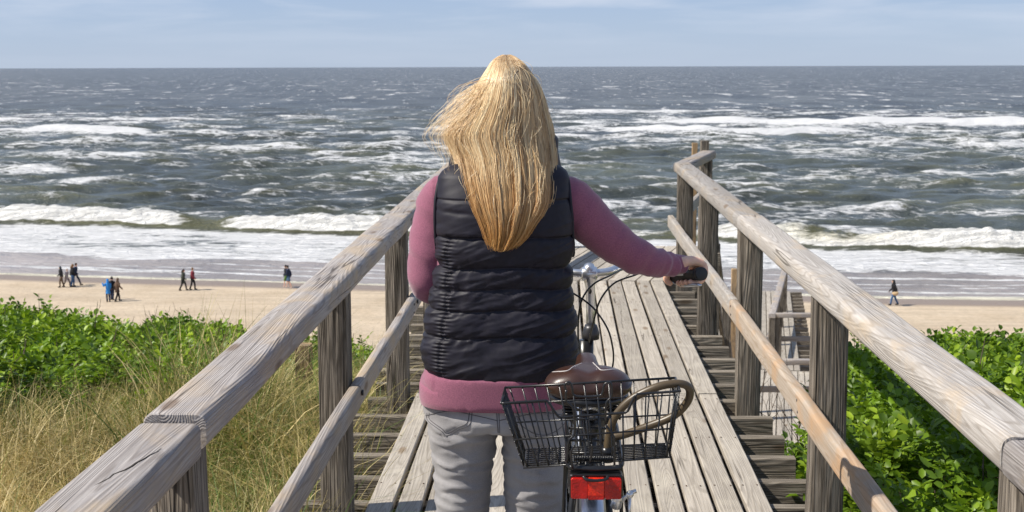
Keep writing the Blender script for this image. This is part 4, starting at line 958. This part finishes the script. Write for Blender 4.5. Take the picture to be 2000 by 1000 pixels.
def arm_fold(A, n, seed):
    c_ = catmull([(*P(a, b_, d), r) for a, b_, d, r in A], n); t = np.linspace(0, 1, n)
    f = 1 + .045*np.sin(t*34 + seed)*sstep(.35, .6, t) + .075*np.sin(t*58 + seed*2)*sstep(.62, .85, t)
    return [tuple(p[:3]) for p in c_], list(np.abs(c_[:, 3])*f)
pp, rr_ = arm_fold(RA, 70, .6); sw.tube(pp, rr_, 24)
pp, rr_ = arm_fold(LA, 60, 2.1); sw.tube(pp, rr_, 24)
me = sw.remesh('sweater', .0065, 3)
co = np.empty(len(me.vertices)*3, np.float32); me.vertices.foreach_get('co', co); co = co.reshape(-1, 3)
nm = np.empty(len(me.vertices)*3, np.float32); me.vertices.foreach_get('normal', nm); nm = nm.reshape(-1, 3)
rt = co[:, 0] > P(1125, 450, DW).x; lf = co[:, 0] < P(850, 450, DW).x
ax = (co[:, 0] - .15)*1.0 + (co[:, 2] - 1.2)*-.6
fold = (fbm(ax*26, co[:, 1]*9 + co[:, 2]*9, 3, 91) - .5)
disp = rt*fold*.020*(.4 + .9*sstep(.22, .36, co[:, 0])) + lf*(fbm(co[:, 0]*8 + co[:, 2]*16, co[:, 1]*8 - co[:, 2]*6, 3, 95) - .5)*.018
co += nm*disp[:, None]; me.vertices.foreach_set('co', co.ravel()); me.update()
swo = link('sweater', me, M['sweater'], wom, True)
MB().rings(loft_px([(765, 822, 1119), (770, 820.5, 1121), (795, 820.5, 1121), (806, 823, 1119)], [767, 769, 772, 780, 788, 796, 803, 806, 807], DW + .005, lambda y: .1365 + (.001 if 769 < y < 805 else -.004), 150, 2.6)).build('ribbed_hem', None or (lambda: (lambda m: m)(cloth('ribbed_jersey', (.275, .094, .145), .14, .95, 330, .5, .0008, .35)))(), swo)
for A, s_ in ((RA, 1), (LA, -1)):
    if s_ > 0: pts = [P(1308, 515, 3.568), P(1317, 515.5, 3.575), P(1328, 516, 3.584), P(1336, 516.5, 3.59)]
    else: pts = [P(918, 536, 3.645), P(924, 533, 3.662), P(930, 531, 3.68), P(934, 530, 3.69)]
    MB().tube(pts, [.0285, .0275, .0255, .0245], 24, 12).build('cuff', M['sweater'], swo)
# quilted vest
ylist = np.concatenate([np.arange(318, 750, 1.9), [751]]); nC = 240; seams = [318, 391, 466, 527, 568, 610, 663, 751]
rings = loft_px(VR, ylist, DW, vd, nC, 3.0); V = np.array(rings); cx = V.mean(1, keepdims=True)
yy = ylist[:, None]; th = np.linspace(0, 2*np.pi, nC, endpoint=False)[None]
out = V - np.stack([cx[..., 0]*np.ones((1, 1)), np.full_like(cx[..., 0], DW), V[:, :1, 2]], -1); out[..., 2] = 0; ln_ = np.linalg.norm(out, axis=2, keepdims=True); out /= ln_
xs_u = V[..., 0]; wav = 2.2*np.sin(xs_u*22 + 1) + 5*(fbm(xs_u*9, yy*0 + 2.2, 2, 7) - .5)
seg_t = np.zeros_like(xs_u); near_ = np.full_like(xs_u, 99.)
for a, b_ in zip(seams[:-1], seams[1:]):
    lo_, hi_ = a + (wav if 318 < a else 0)*(a < 700), b_ + (wav if b_ < 751 else 0)
    ins = (yy + 0*xs_u >= lo_) & (yy + 0*xs_u < hi_); seg_t = np.where(ins, (yy - lo_)/(hi_ - lo_), seg_t); near_ = np.minimum(near_, np.minimum(abs(yy - lo_), abs(yy - hi_)))
amp = np.where(yy < 391, .003, np.where(yy < 466, .007, .014))
puff = np.clip(4*seg_t*(1 - seg_t), 0, 1)**.42
dsp = amp*(puff - 1)
dsp += (fbm(xs_u*38 + yy*.02, yy*.045, 3, 51) - .5)*.011*np.exp(-near_/15)*sstep(430, 500, yy)*(V[..., 1] < DW + .06)
dsp += (fbm(xs_u*13 + yy*.006, yy*.03, 3, 53) - .5)*.010*sstep(400, 500, yy) + (fbm(xs_u*7 + yy*.02, yy*.02 + xs_u*6, 3, 57) - .5)*.007
rg_ = 1 - np.abs(2*fbm(xs_u*34 + yy*.015, yy*.028 + xs_u*8, 2, 71) - 1); dsp += np.clip(rg_, 0, 1)**4*.0050*np.exp(-near_/17)*sstep(440, 520, yy)
rg_ = 1 - np.abs(2*fbm(xs_u*9 + yy*.01, yy*.05 + xs_u*12, 3, 73) - 1); dsp += np.clip(rg_, 0, 1)**6*.0035*sstep(400, 500, yy)
dsp += -.0035*np.exp(-((yy - (xs_u - P(985, 427, DW).x)*60 - 425)/5)**2)*np.exp(-((xs_u - P(900, 427, DW).x)/.06)**2)
# the gathered stitch line near the left side seam
xg = P(879, 500, DW).x - .012*sstep(560, 720, yy)*1.8
gx = np.exp(-((xs_u - xg)/.0035)**2)*(V[..., 1] < DW); dsp += -.0045*gx*sstep(455, 470, yy)
dsp += .0032*np.sin(yy*.85 + 2*fbm(yy*.2, yy*0, 2, 4))*np.exp(-((xs_u - xg)/.016)**2)*(V[..., 1] < DW)*sstep(455, 475, yy)
V = V + out*dsp[..., None]
V = V.reshape(-1, 3); fcs = [tuple(q) for q in grid_faces(len(ylist), nC, True)] + [tuple(range(nC))[::-1]]
vm = MB(); vm.add(V, fcs); vo_me = vm.mesh('vest'); vo = link('vest', vo_me, M['vest'], wom, True)
hem = MB(); hr = V[-nC:]; hem.tube([tuple(p) for p in hr] + [tuple(hr[0])], .0030, 6); hem.build('hem_piping', M['vest'], vo)
# standing collar round the neck, mostly under the hair
cr2 = loft_px([(266, 890, 1084), (275, 886, 1091), (300, 882, 1090), (330, 876, 1096), (345, 870, 1100)], list(range(268, 345, 6)), 3.46, lambda y: np.interp(y, [268, 345], [.098, .115]), 60, 2.2)
MB().rings(cr2, cap=False).build('collar', M['vest'], vo)
# armhole binding
for s_ in (-1, 1):
    cxx = -1 if s_ < 0 else 1
    pts = []
    for w in np.linspace(0, 6.283, 30):
        yv = 418 + 82*math.cos(w); xl, xr = tab(VR, yv); q = P(xl + 3 if s_ < 0 else xr - 3, yv, DW); pts.append((q.x, DW + .005 + .055*math.sin(w), q.z))
    MB().tube(pts, .0045, 6).build('armhole_binding', M['vest'], vo)
# jeans
jn = MB(); HR = [(786, 828, 1112), (800, 824, 1113), (830, 833, 1115), (850, 838, 1114), (866, 842, 1113)]
hd = lambda y: np.interp(y, [786, 805, 835, 866, 900], [.118, .124, .134, .118, .10])
jn.rings(loft_px(HR, [786, 795, 805, 815, 825, 835, 845, 852], DW + .012, hd, 56, 2.5))
LL = [(812, 826, 965), (850, 837, 974), (900, 845, 967), (950, 849, 960), (1000, 851, 958), (1100, 860, 948), (1185, 868, 942), (1290, 862, 942), (1400, 878, 924), (1462, 882, 920)]
LR_ = [(812, 985, 1112), (850, 980, 1114), (900, 983, 1110), (950, 985, 1104), (1000, 986, 1099), (1100, 994, 1088), (1185, 998, 1078), (1290, 996, 1084), (1400, 1010, 1060), (1462, 1012, 1056)]
ld = lambda y: np.interp(y, [812, 840, 870, 900, 1000, 1100, 1185, 1290, 1400, 1462], [.10, .112, .108, .098, .086, .074, .066, .070, .050, .046])
for rows in (LL, LR_): jn.rings(loft_px(rows, list(np.arange(812, 1462, 16)) + [1462], DW + .012, ld, 40, 2.15))
jm = jn.remesh('jeans', .0060, 3)
co = np.empty(len(jm.vertices)*3, np.float32); jm.vertices.foreach_get('co', co); co = co.reshape(-1, 3)
nm = np.empty(len(jm.vertices)*3, np.float32); jm.vertices.foreach_get('normal', nm); nm = nm.reshape(-1, 3)
dp = np.zeros(len(co))
for (fx, fy, sl, w, ln_, am) in ((900, 868, .10, .010, .06, .0065), (890, 889, -.05, .008, .05, -.004), (905, 912, .08, .009, .055, .006), (900, 938, -.10, .008, .05, .004), (890, 963, .05, .009, .05, .0055), (910, 985, 0, .007, .04, .004),
                             (1045, 868, -.12, .010, .06, .006), (1045, 903, .05, .011, .06, .0085), (1050, 922, -.05, .007, .05, -.004), (1040, 948, -.12, .009, .05, .006), (1045, 975, .06, .009, .05, .006),
                             (958, 850, .9, .008, .03, -.004), (1000, 850, -.9, .008, .03, -.004), (870, 842, .3, .008, .04, .003), (1080, 842, -.3, .008, .04, .003)):
    q = P(fx, fy, DW - .1); d = (co[:, 2] - q.z) - sl*(co[:, 0] - q.x) - .006*np.sin((co[:, 0] - q.x)*70 + fy)
    dp += .8*am*np.where(d > 0, np.exp(-(d/(w*1.6))**2), np.exp(-(d/(w*.45))**2))*np.exp(-((co[:, 0] - q.x)/(ln_*1.35))**4)
rg_ = 1 - np.abs(2*fbm(co[:, 0]*9 + 3, co[:, 2]*38 + co[:, 0]*6, 2, 63) - 1); dp += (np.clip(rg_, 0, 1)**5 - .3)*.0060*sstep(.84, .76, co[:, 2]) + (fbm(co[:, 0]*30 + co[:, 1]*30, co[:, 2]*50, 2, 65) - .5)*.002
co += nm*dp[:, None]; jm.vertices.foreach_set('co', co.ravel()); jm.update()
jo = link('jeans', jm, M['jeans'], wom, True)
jb = BVHTree.FromPolygons([Vector(v.co) for v in jm.vertices], [tuple(p.vertices) for p in jm.polygons])
for nme, pxs in (('seam', [(970, 800), (971, 820), (973, 846)]), ('seam', [(974, 800), (975, 820), (976, 846)]), ('pocket', [(834, 806), (836, 822), (862, 842), (872, 851), (895, 840), (917, 829), (922, 806)]), ('pocket', [(1012, 806), (1014, 826), (1038, 844), (1062, 850), (1086, 842), (1105, 824), (1108, 806)]),
                 ('pocket', [(838, 806), (840, 820), (864, 838), (873, 846), (895, 835), (912, 826), (917, 806)]), ('yoke_seam', [(828, 812), (880, 803), (930, 812), (972, 822)]), ('yoke_seam', [(974, 822), (1010, 814), (1060, 806), (1105, 812)])):
    t = drape(pxs, jb, .0004, .0011, n=40)
    if t: t.build(nme, M['thread'], jo)
# body: one continuous surface under the clothes
bd = MB(); bd.rings(loft_px(SR, list(range(325, 806, 14)), DW + .01, lambda y: vd(min(y, 748)) - .012, 40, 2.4, .014))
for rows in (LL, LR_): bd.rings(loft_px(rows, list(np.arange(812, 1470, 20)), DW + .012, ld, 28, 2.1, .010))
HC = P(993, 205, 3.455); HZ = HC.z + .005
bd.ball((HC.x, 3.455, HZ), (.074, .092, .108), 28, 18); bd.ball((HC.x, 3.49, HZ - .055), (.056, .066, .062), 22, 12)
bd.tube([(HC.x, 3.44, HZ - .05), (HC.x, 3.43, HZ - .15), (HC.x - .003, 3.42, HZ - .24)], [.052, .054, .075], 20, 10)
bd.tube([(HC.x, 3.545, HZ + .005), (HC.x, 3.567, HZ - .025), (HC.x, 3.55, HZ - .038)], [.008, .013, .010], 10, 8)
for s_ in (-1, 1):
    bd.ball((HC.x + s_*.076, 3.46, HZ - .01), (.010, .020, .032), 12, 8); bd.ball((HC.x + s_*.030, 3.541, HZ + .008), (.014, .008, .008), 10, 6)
bd.ball((HC.x, 3.555, HZ - .062), (.024, .008, .009), 12, 6)
for A in (LA, RA): bd.tube([P(a, b_, d) for a, b_, d, r in A], [r*.76 for a, b_, d, r in A], 18, 30)
def hand(side):
    a, b_ = GI.copy(), GO.copy()
    if side < 0: a.x, b_.x = 2*BX - a.x, 2*BX - b_.x
    d = (b_ - a).normalized(); e1 = Vector((side, 0, 0)); e1 = (e1 - d*e1.dot(d)).normalized(); e2 = Vector((0, 0, 1)); e2 = (e2 - d*e2.dot(d) - e1*e2.dot(e1)).normalized()
    Lg = (b_ - a).length; at = lambda t, r, deg: a + d*(Lg*t) + e1*(r*math.cos(math.radians(deg))) + e2*(r*math.sin(math.radians(deg)))
    wr = P(1328, 514, 3.578) if side > 0 else P(926, 533, 3.665)
    ks = [.74, .60, .46, .32]
    for i, t_ in enumerate(ks):
        k_ = at(t_, .041, 50); sc = (.88, 1, 1.05, .98)[i]
        m_ = wr.lerp(k_, .55) + e2*.006
        bd.tube([wr + d*(.5 - i/3.)*.018, m_, k_], [.017, .0145, .0105], 12, 10)
        bd.tube([k_, at(t_, .035, 20), at(t_ + .01, .0275, -20), at(t_ + .01, .0245, -62), at(t_, .0235, -108), at(t_ - .01, .0235, -108 - 34*sc)], [.0105, .0095, .0090, .0088, .0080, .0068], 12, 18)
    bd.tube([wr - e2*.004 + d*-.01, at(.10, .028, 150), at(.02, .026, 200), at(.06, .024, 245)], [.014, .0115, .0095, .0075], 12, 14)     # thumb, leaving the side of the palm and closing under
    bd.ball(wr.lerp(at(.5, .040, 60), .5) + e2*.004, (.024, .030, .016), 14, 8)
    bd.tube([wr - e1*.05, wr], [.024, .021], 14)
hand(1); hand(-1)
for rows in (LL, LR_):
    q = P((rows[-1][1] + rows[-1][2])/2, 1462, DW + .012); bd.tube([(q.x, q.y, .09), (q.x, q.y, .05), (q.x, q.y + .08, .035), (q.x, q.y + .15, .028)], [.035, .038, .034, .022], 14, 12)
bm_ = bd.remesh('body', .0042, 2); link('body', bm_, M['skin'], wom, True)
for rows in (LL, LR_):
    q = P((rows[-1][1] + rows[-1][2])/2, 1462, DW + .012); s_ = MB().tube([(q.x, q.y - .055, .045), (q.x, q.y - .03, .048), (q.x, q.y + .06, .045), (q.x, q.y + .14, .038), (q.x, q.y + .175, .030)], [.030, .043, .043, .041, .022], 18, 18)
    s_.build('shoe', simple('white_canvas', (.7, .69, .67), .8), wom)
for s_ in (-1, 1): MB().ball((HC.x + s_*.030, 3.546, HZ + .008), (.010, .006, .006), 12, 8).build('eye', simple('eye_white', (.75, .74, .72), .2), wom)

# hair
HRW = [(106, 984, 996), (110, 973, 1006), (116, 964, 1015), (124, 957, 1025), (137, 949, 1035), (155, 938, 1047), (172, 928, 1056), (192, 918, 1063), (215, 905, 1069), (235, 890, 1075), (255, 875, 1080), (268, 870, 1083), (285, 876, 1085), (310, 888, 1087), (345, 893, 1088), (375, 899, 1087), (395, 905, 1083), (415, 914, 1073), (440, 930, 1054), (460, 938, 1042), (476, 943, 1026), (488, 949, 1010), (494, 953, 1003)]
hb_y = [106, 116, 130, 160, 200, 240, 280, 320, 360, 400, 440, 494]
hb_b = [3.435, 3.395, 3.365, 3.338, 3.325, 3.322, 3.312, 3.292, 3.268, 3.252, 3.248, 3.262]
hb_t = [.02, .055, .085, .11, .125, .125, .12, .10, .085, .07, .055, .03]
def hair_pt(s, y, lay):
    xl, xr = tab(HRW, y); Db_ = np.interp(y, hb_y, hb_b) ; th_ = np.interp(y, hb_y, hb_t)
    c_ = np.clip(1 - s*s, 0, 1); D_ = Db_ + th_*(1 - np.sqrt(c_)) + lay
    px = (xl + xr)/2 + s*(xr - xl)/2
    d = np.stack([px - 1000, 500 - y, np.full_like(px, -F)], -1) @ np.array(RC).T
    t = D_/d[..., 1]; return np.stack([d[..., 0]*t, D_, EYE + d[..., 2]*t], -1)
def strands(S3, R3, attrs):
    """S3: strands x points x 3, as three-sided prisms"""
    n, K, _ = S3.shape; t = np.gradient(S3, axis=1); t /= np.linalg.norm(t, axis=2, keepdims=True) + 1e-9
    ref = np.array([.3, 1., .1]); a = np.cross(t, ref); a /= np.linalg.norm(a, axis=2, keepdims=True) + 1e-9; b_ = np.cross(t, a)
    V = np.stack([S3 + R3[..., None]*(math.cos(w)*a + math.sin(w)*b_) for w in (0.5, 2.594, 4.688)], 2).reshape(-1, 3)
    base = (np.arange(n)*K*3)[:, None, None]; k = np.arange(K - 1)[None, :, None]*3; j = np.arange(3)[None, None]; j2 = (j + 1) % 3
    f = np.stack([base + k + j, base + k + j2, base + k + 3 + j2, base + k + 3 + j], -1).reshape(-1, 4)
    return V, f, {k_: np.repeat(v, 3, axis=1).ravel() if v.ndim == 2 else np.repeat(v, K*3) for k_, v in attrs.items()}
rh = np.random.RandomState(21); NS, K = 12000, 24
ncl = 150; cs = np.sort(rh.uniform(-1, 1, ncl)); cw = rh.rand(ncl)*100; cid = rh.randint(0, ncl, NS)
s0_ = cs[cid] + rh.normal(0, .05, NS); t = np.linspace(0, 1, K)[None]
yst = 107 + rh.rand(NS)**1.6*26 ; yen = 493 - 60*np.abs(s0_)**1.6*rh.rand(NS)**.8 - rh.rand(NS)**5*110 - rh.rand(NS)*9
y = yst[:, None] + (yen - yst)[:, None]*t
s_ = cs[cid][:, None] + (s0_ - cs[cid])[:, None]*(1.25 - .75*sstep(150, 430, y))
s_ = s_ + .085*(fbm(y*.006 + cw[cid][:, None], y*0 + cw[cid][:, None]*.37, 2, 3) - .5)*sstep(150, 380, y)*2 + .010*(fbm(y*.010 + rh.rand(NS)[:, None]*90, y*0 + 1, 2, 9) - .5)*sstep(140, 300, y)
cl_lay = rh.uniform(-.004, .020, ncl)
lay = (rh.rand(NS)**1.3*.020)[:, None] + cl_lay[cid][:, None]*sstep(150, 300, y) - .012*(fbm(y*.012 + cw[cid][:, None], y*0 + 7.7, 2, 13) - .5)*sstep(300, 420, y)*2
S3 = hair_pt(np.clip(s_, -1.0, 1.0), y, lay)
S3[..., 0] += .006*(fbm(y*.005 + rh.rand(NS)[:, None]*50, y*0 + 3, 2, 15) - .5)*sstep(120, 240, y)*(rh.rand(NS) < .3)[:, None]*3
R3 = np.full((NS, K), .00046)*rh.uniform(.8, 1.6, NS)[:, None]*(1 - .5*t**4)
V1, F1, A1 = strands(S3, R3, {'rnd': np.clip(rh.normal(.58, .16, NS) + (rh.rand(ncl)[cid] - .5)*1.05, 0, 1), 'along': np.repeat(t, NS, 0)*1.0 + 0*y})
# wind-blown locks on the left and stray hairs
NF = 620; y0_ = rh.uniform(150, 235, NF); t = np.linspace(0, 1, K)[None]; yl = rh.uniform(30, 115, NF); s0f = -rh.uniform(.45, 1.0, NF)
y = y0_[:, None] + yl[:, None]*(t - .30*np.sin(t*3.1)*rh.rand(NF)[:, None]); base_ = hair_pt(s0f[:, None] + 0*y, y, (.004 + rh.rand(NF)*.07)[:, None] + 0*y)
outw = rh.rand(NF)**2.2*.062; cv = rh.uniform(.5, 1.3, NF)
base_[..., 0] -= outw[:, None]*np.sin(np.clip(t*cv[:, None]*2.3, 0, 3.0))*1.15; base_[..., 0] += .012*(fbm(t*4 + rh.rand(NF)[:, None]*80, t*0 + 2, 2, 3) - .5)
V2, F2, A2 = strands(base_, np.full((NF, K), .00048)*(1 - .6*t), {'rnd': rh.uniform(.35, 1, NF), 'along': np.repeat(t*.6, NF, 0)})
NG = 110; sg = rh.uniform(-1, 1, NG); y0_ = rh.uniform(107, 380, NG); y = y0_[:, None] + rh.uniform(25, 110, NG)[:, None]*t
sg3 = hair_pt(np.clip(sg[:, None] + rh.uniform(-.25, .25, NG)[:, None]*t, -1, 1), np.clip(y, 107, 490), -.004 - .012*np.sin(t*3.1)*rh.rand(NG)[:, None])
sg3[..., 0] += (rh.normal(0, .012, NG))[:, None]*np.sin(t*2.6); sg3[..., 2] += (y0_ < 150)[:, None]*.012*np.sin(t*3.0)*rh.rand(NG)[:, None]
V3, F3, A3 = strands(sg3, np.full((NG, K), .0005)*(1 - .5*t), {'rnd': rh.uniform(.5, 1, NG), 'along': np.repeat(t*.7, NG, 0)})
def hair_mat():
    m, nt, b = mat('blond_hair'); out = [n for n in nt.nodes if n.type == 'OUTPUT_MATERIAL'][0]
    a = N(nt, 'ShaderNodeAttribute', attribute_name='rnd'); al = N(nt, 'ShaderNodeAttribute', attribute_name='along')
    r = N(nt, 'ShaderNodeValToRGB'); L(nt, a, 'Fac', r, 0); r.color_ramp.elements[0].color = (.30, .14, .04, 1); r.color_ramp.elements[1].color = (1.0, .86, .58, 1); r.color_ramp.elements.new(.5).color = (.85, .62, .335, 1)
    r2 = N(nt, 'ShaderNodeValToRGB'); L(nt, al, 'Fac', r2, 0); e_ = r2.color_ramp.elements; e_[0].color = (.80, .72, .66, 1); e_[1].color = (.80, .56, .30, 1); e_[1].position = .97; k = e_.new(.12); k.color = (1, 1, 1, 1); k = e_.new(.55); k.color = (1, .97, .93, 1)
    mx = N(nt, 'ShaderNodeMix', data_type='RGBA', blend_type='MULTIPLY', inp={0: 1.0}); L(nt, r, 0, mx, 6); L(nt, r2, 0, mx, 7)
    L(nt, mx, 2, b, 'Base Color'); b.inputs['Roughness'].default_value = .30; b.inputs['Specular IOR Level'].default_value = .9
    t_ = N(nt, 'ShaderNodeBsdfTranslucent'); L(nt, mx, 2, t_, 0); ms = N(nt, 'ShaderNodeMixShader', inp={0: .22}); L(nt, b, 0, ms, 1); L(nt, t_, 0, ms, 2); L(nt, ms, 0, out, 0); return m
M['hair'] = hair_mat()
# the solid mass under the strands, coloured dark as shade between the locks
ringsH = []
for y in np.arange(108, 478, 6):
    xl, xr = tab(HRW, y); Db_ = float(np.interp(y, hb_y, hb_b)); th_ = float(np.interp(y, hb_y, hb_t)); a_, b_ = P(xl, y, Db_ + th_), P(xr, y, Db_ + th_)
    cx_, ha = (a_.x + b_.x)/2, (b_.x - a_.x)/2*.93; r_ = []
    fd = th_*.9 if y > 300 else float(np.interp(y, [108, 130, 200, 300], [.01, .05, .03, .03]))
    for k in range(72):
        w = 6.28318*k/72; s__ = math.sin(w); rip = .0035*math.sin(k*5.3 + y*.01) + .002*math.sin(k*11.1)
        r_.append((cx_ + ha*math.cos(w), Db_ + th_ + (s__*(th_ - .014 + rip) if s__ < 0 else s__*fd), a_.z))
    ringsH.append(r_)
hm_ = MB(); hm_.rings(ringsH); hv = np.array(hm_.v); hf_ = [q for q in hm_.f]
me = hm_.mesh('hair_mass'); 
for nme, val in (('rnd', .22), ('along', .5)):
    at = me.attributes.new(nme, 'FLOAT', 'POINT'); at.data.foreach_set('value', np.full(len(me.vertices), val*.4 if nme == 'rnd' else val, np.float32))
o1, o2 = len(V1), len(V1) + len(V2)
hme = mesh_np('hair', np.vstack([V1, V2, V3]), np.vstack([F1, F2 + o1, F3 + o2]), {k: np.concatenate([A1[k], A2[k], A3[k]]) for k in A1})
ho = link('hair', hme, M['hair'], wom, True); link('hair_mass', me, M['hair'], ho, True)

# ------------------------------------------------------------------ people on the beach
def figure(px, feet, hpx, face, label, coat, legs, head, long_coat=0.0, stride=.5, phase=1, hood=False, hair_len=0, bare=False, group='people walking on the beach', lean=.04, skirt=None, slim=1.0, arm_up=False):
    q = G(px, feet, ZB); ht = hpx/F*q.y*.985; s = ht/1.72
    root = tag(empty('person', (q.x, q.y, ZB), face), label, 'person', group)
    Rm = Matrix.Translation((q.x, q.y, ZB)) @ Matrix.Rotation(face, 4, 'Z')
    W3 = lambda x, y_, z_: tuple(Rm @ Vector((x*s, y_*s*slim, z_*s)))
    hipz, shz = .90, 1.42; st1, st2 = stride*.42, -stride*.42
    legsP = []
    for sg, st in ((1, st1*phase), (-1, st2*phase)):
        kn = .06 if st < 0 else .10
        legsP.append([(0, sg*.08, hipz), (st*.45 + kn*.6, sg*.085, .50), (st + (-.02), sg*.085, .09), (st + .10, sg*.085, .035)])
    b = MB(); tb = lambda mb, pts, rad, n=9, seg=10: mb.tube([W3(*p) for p in pts], [r*s for r in rad], seg, n)
    tb(b, [(0, 0, .82), (0, 0, 1.0), (lean, 0, 1.25), (lean*1.4, 0, 1.42), (lean*1.6, 0, 1.50), (lean*1.8, 0, 1.56)], [.12, .115, .13, .10, .05, .05])
    b.ball(W3(lean*2 + .01, 0, 1.62), (.085*s, .085*s, .112*s), 12, 8); b.ball(W3(lean*2 + .10, 0, 1.60), (.015*s,)*3, 6, 4)
    for lp_ in legsP: tb(b, lp_, [.085, .055, .036, .028])
    arms = []
    for sg in (1, -1):
        sw_ = -.20*sg*phase
        if arm_up and sg > 0: arms.append([(lean*1.4, .17, 1.40), (-.04, .30, 1.22), (.05, .36, 1.42), (.08, .30, 1.52)])
        else: arms.append([(lean*1.4, sg*.17, 1.40), (sw_*.4, sg*.22, 1.15), (sw_ + .08, sg*.20, .93), (sw_ + .10, sg*.19, .84)])
    for a in arms: tb(b, a, [.05, .042, .032, .028])
    me = b.remesh('body', .022*s, 1); link('body', me, M['skin'], root, True)
    c = MB(); zb = .84 - long_coat
    tb(c, [(0, 0, zb), (0, 0, zb + .1), (0, 0, 1.0), (lean, 0, 1.25), (lean*1.4, 0, 1.42), (lean*1.6, 0, 1.49)], [.175 if long_coat > .1 else .15, .165, .15, .165, .14, .065], 12, 14)
    for a in arms: tb(c, a[:-1] + [tuple(np.array(a[-2])*.4 + np.array(a[-1])*.6)], [.075, .062, .052, .045], 10)
    cm = c.remesh('coat', .022*s, 2); link('coat', cm, coat, root, True)
    l = MB()
    for lp_ in legsP: tb(l, ([lp_[0], lp_[1], lp_[2]] if not bare else [lp_[0], tuple(np.array(lp_[1])*1.0 + [0, 0, .0])]), ([.105, .075, .060] if not bare else [.115, .10]), 8)
    l.remesh('x', .05, 0) if False else None
    l.build('trousers' if not bare else 'shorts', legs, root)
    if not bare:
        for lp_ in legsP: tb(MB(), [lp_[2]]*2, [0, 0]) if False else MB().tube([W3(lp_[2][0] - .05, lp_[2][1], .05), W3(lp_[3][0], lp_[3][1], .045), W3(lp_[3][0] + .06, lp_[3][1], .035)], [.05*s, .048*s, .03*s], 8, 6).build('shoe', SHOE, root)
    hm = MB(); hm.ball(W3(lean*2 - .012, 0, 1.64), (.100*s, .098*s, .115*s), 12, 8)
    if hood: tb(hm, [(lean*2 - .03, 0, 1.60), (lean*1.4 - .03, 0, 1.45)], [.10, .10], 4)
    if hair_len: tb(hm, [(lean*2 - .05, 0, 1.62), (lean - .09, 0, 1.48), (lean - .12, 0, 1.62 - hair_len)], [.075, .075, .03], 6)
    hm.build('hood' if hood else 'hair', head, root)
    return root, W3, s
cm_ = lambda n, c: cloth(n, c, .15, .9, 30)
SHOE = cm_('dark_shoe', (.05, .04, .035))
dark, navy, blk, jean = cm_('dark_wool', (.022, .022, .026)), cm_('navy_cloth', (.025, .035, .07)), cm_('black_cloth', (.015, .015, .018)), cm_('blue_denim', (.06, .12, .24))
brownh, darkh = cm_('brown_hair', (.20, .12, .065)), cm_('dark_hair', (.035, .022, .018))
RT, LT = 0.0, math.pi
figure(121, 561, 43, LT + .3, 'beach walker in black jacket and brown trousers, at the left of the leftmost group', dark, cm_('brown_trousers', (.14, .10, .07)), cm_('dark_teal_hood', (.03, .045, .06)), stride=.35, hood=True)
figure(131, 560, 37, RT - .2, 'beach walker in pale grey coat between the black jacket and the brown-haired walker', cm_('pale_grey_coat', (.36, .32, .33)), cm_('grey_trousers', (.20, .17, .16)), cm_('pale_hair', (.45, .38, .34)), .2, stride=.8)
figure(142, 560, 46, RT + .4, 'brown-haired walker in dark jacket and blue jeans beside the red backpack', dark, jean, brownh, stride=.25, hair_len=.25)
r_, W3, s_ = figure(147.5, 557, 45, RT, 'dark-haired beach walker in dark jacket carrying the red backpack', navy, navy, darkh, stride=.95, lean=.06)
bp_ = MB().tube([W3(-.17, -.02, 1.02), W3(-.19, -.02, 1.2), W3(-.15, -.02, 1.40)], [.10*s_, .13*s_, .08*s_], 10, 8).build('backpack', cm_('red_nylon', (.48, .035, .04))); tag(bp_, 'red backpack on the back of a walker in the leftmost beach group', 'backpack')
figure(212, 590, 47, math.pi/2 + .5, 'beach walker in bright blue hooded raincoat, arm raised', cm_('bright_blue_raincoat', (.04, .24, .62)), navy, cm_('bright_blue_hood', (.04, .24, .62)), .20, stride=.15, hood=True, arm_up=True)
figure(219.5, 586, 47, math.pi/2, 'beach walker in black behind the blue raincoat', blk, navy, darkh, stride=.2)
figure(230, 589, 48, math.pi/2 - .7, 'beach walker in brown hooded coat beside the blue raincoat', cm_('brown_coat', (.13, .085, .06)), blk, cm_('brown_hood', (.13, .09, .065)), .14, stride=.55, hood=True)
figure(358, 567, 43, RT + .1, 'beach walker in long dark green coat walking right', cm_('dark_green_coat', (.055, .062, .050)), blk, darkh, .28, stride=.62, hair_len=.22)
figure(376.5, 566, 45, RT, 'beach walker in maroon jacket with bare ankles walking right', cm_('maroon_jacket', (.20, .035, .05)), blk, brownh, .0, stride=.42, lean=.02)
figure(560.5, 560, 44, LT, 'beach walker in green shorts half hidden by the navy walker', dark, cm_('green_shorts', (.09, .17, .04)), blk, stride=.5, bare=True)
figure(564.5, 561.5, 45, LT - .2, 'beach walker in navy jacket and blue knee shorts', navy, cm_('slate_blue_shorts', (.07, .13, .22)), blk, .05, stride=.55, bare=True, phase=-1)
r_, W3, s_ = figure(1746, 596, 51, LT, 'lone hooded beach walker in black jacket and blue jeans, right of the boardwalk', blk, jean, blk, .04, stride=.62, hood=True, lean=.05)
hb_ = MB(); hb_.tube([W3(-.18, .27, .92), W3(-.06, .29, .84), W3(.10, .29, .84), W3(.20, .28, .90)], [.06*s_, .12*s_, .12*s_, .06*s_], 10, 10); tag(hb_.build('shoulder_bag', cm_('tan_canvas', (.50, .36, .21))), 'tan shoulder bag hanging at the hip of the lone hooded walker', 'bag')
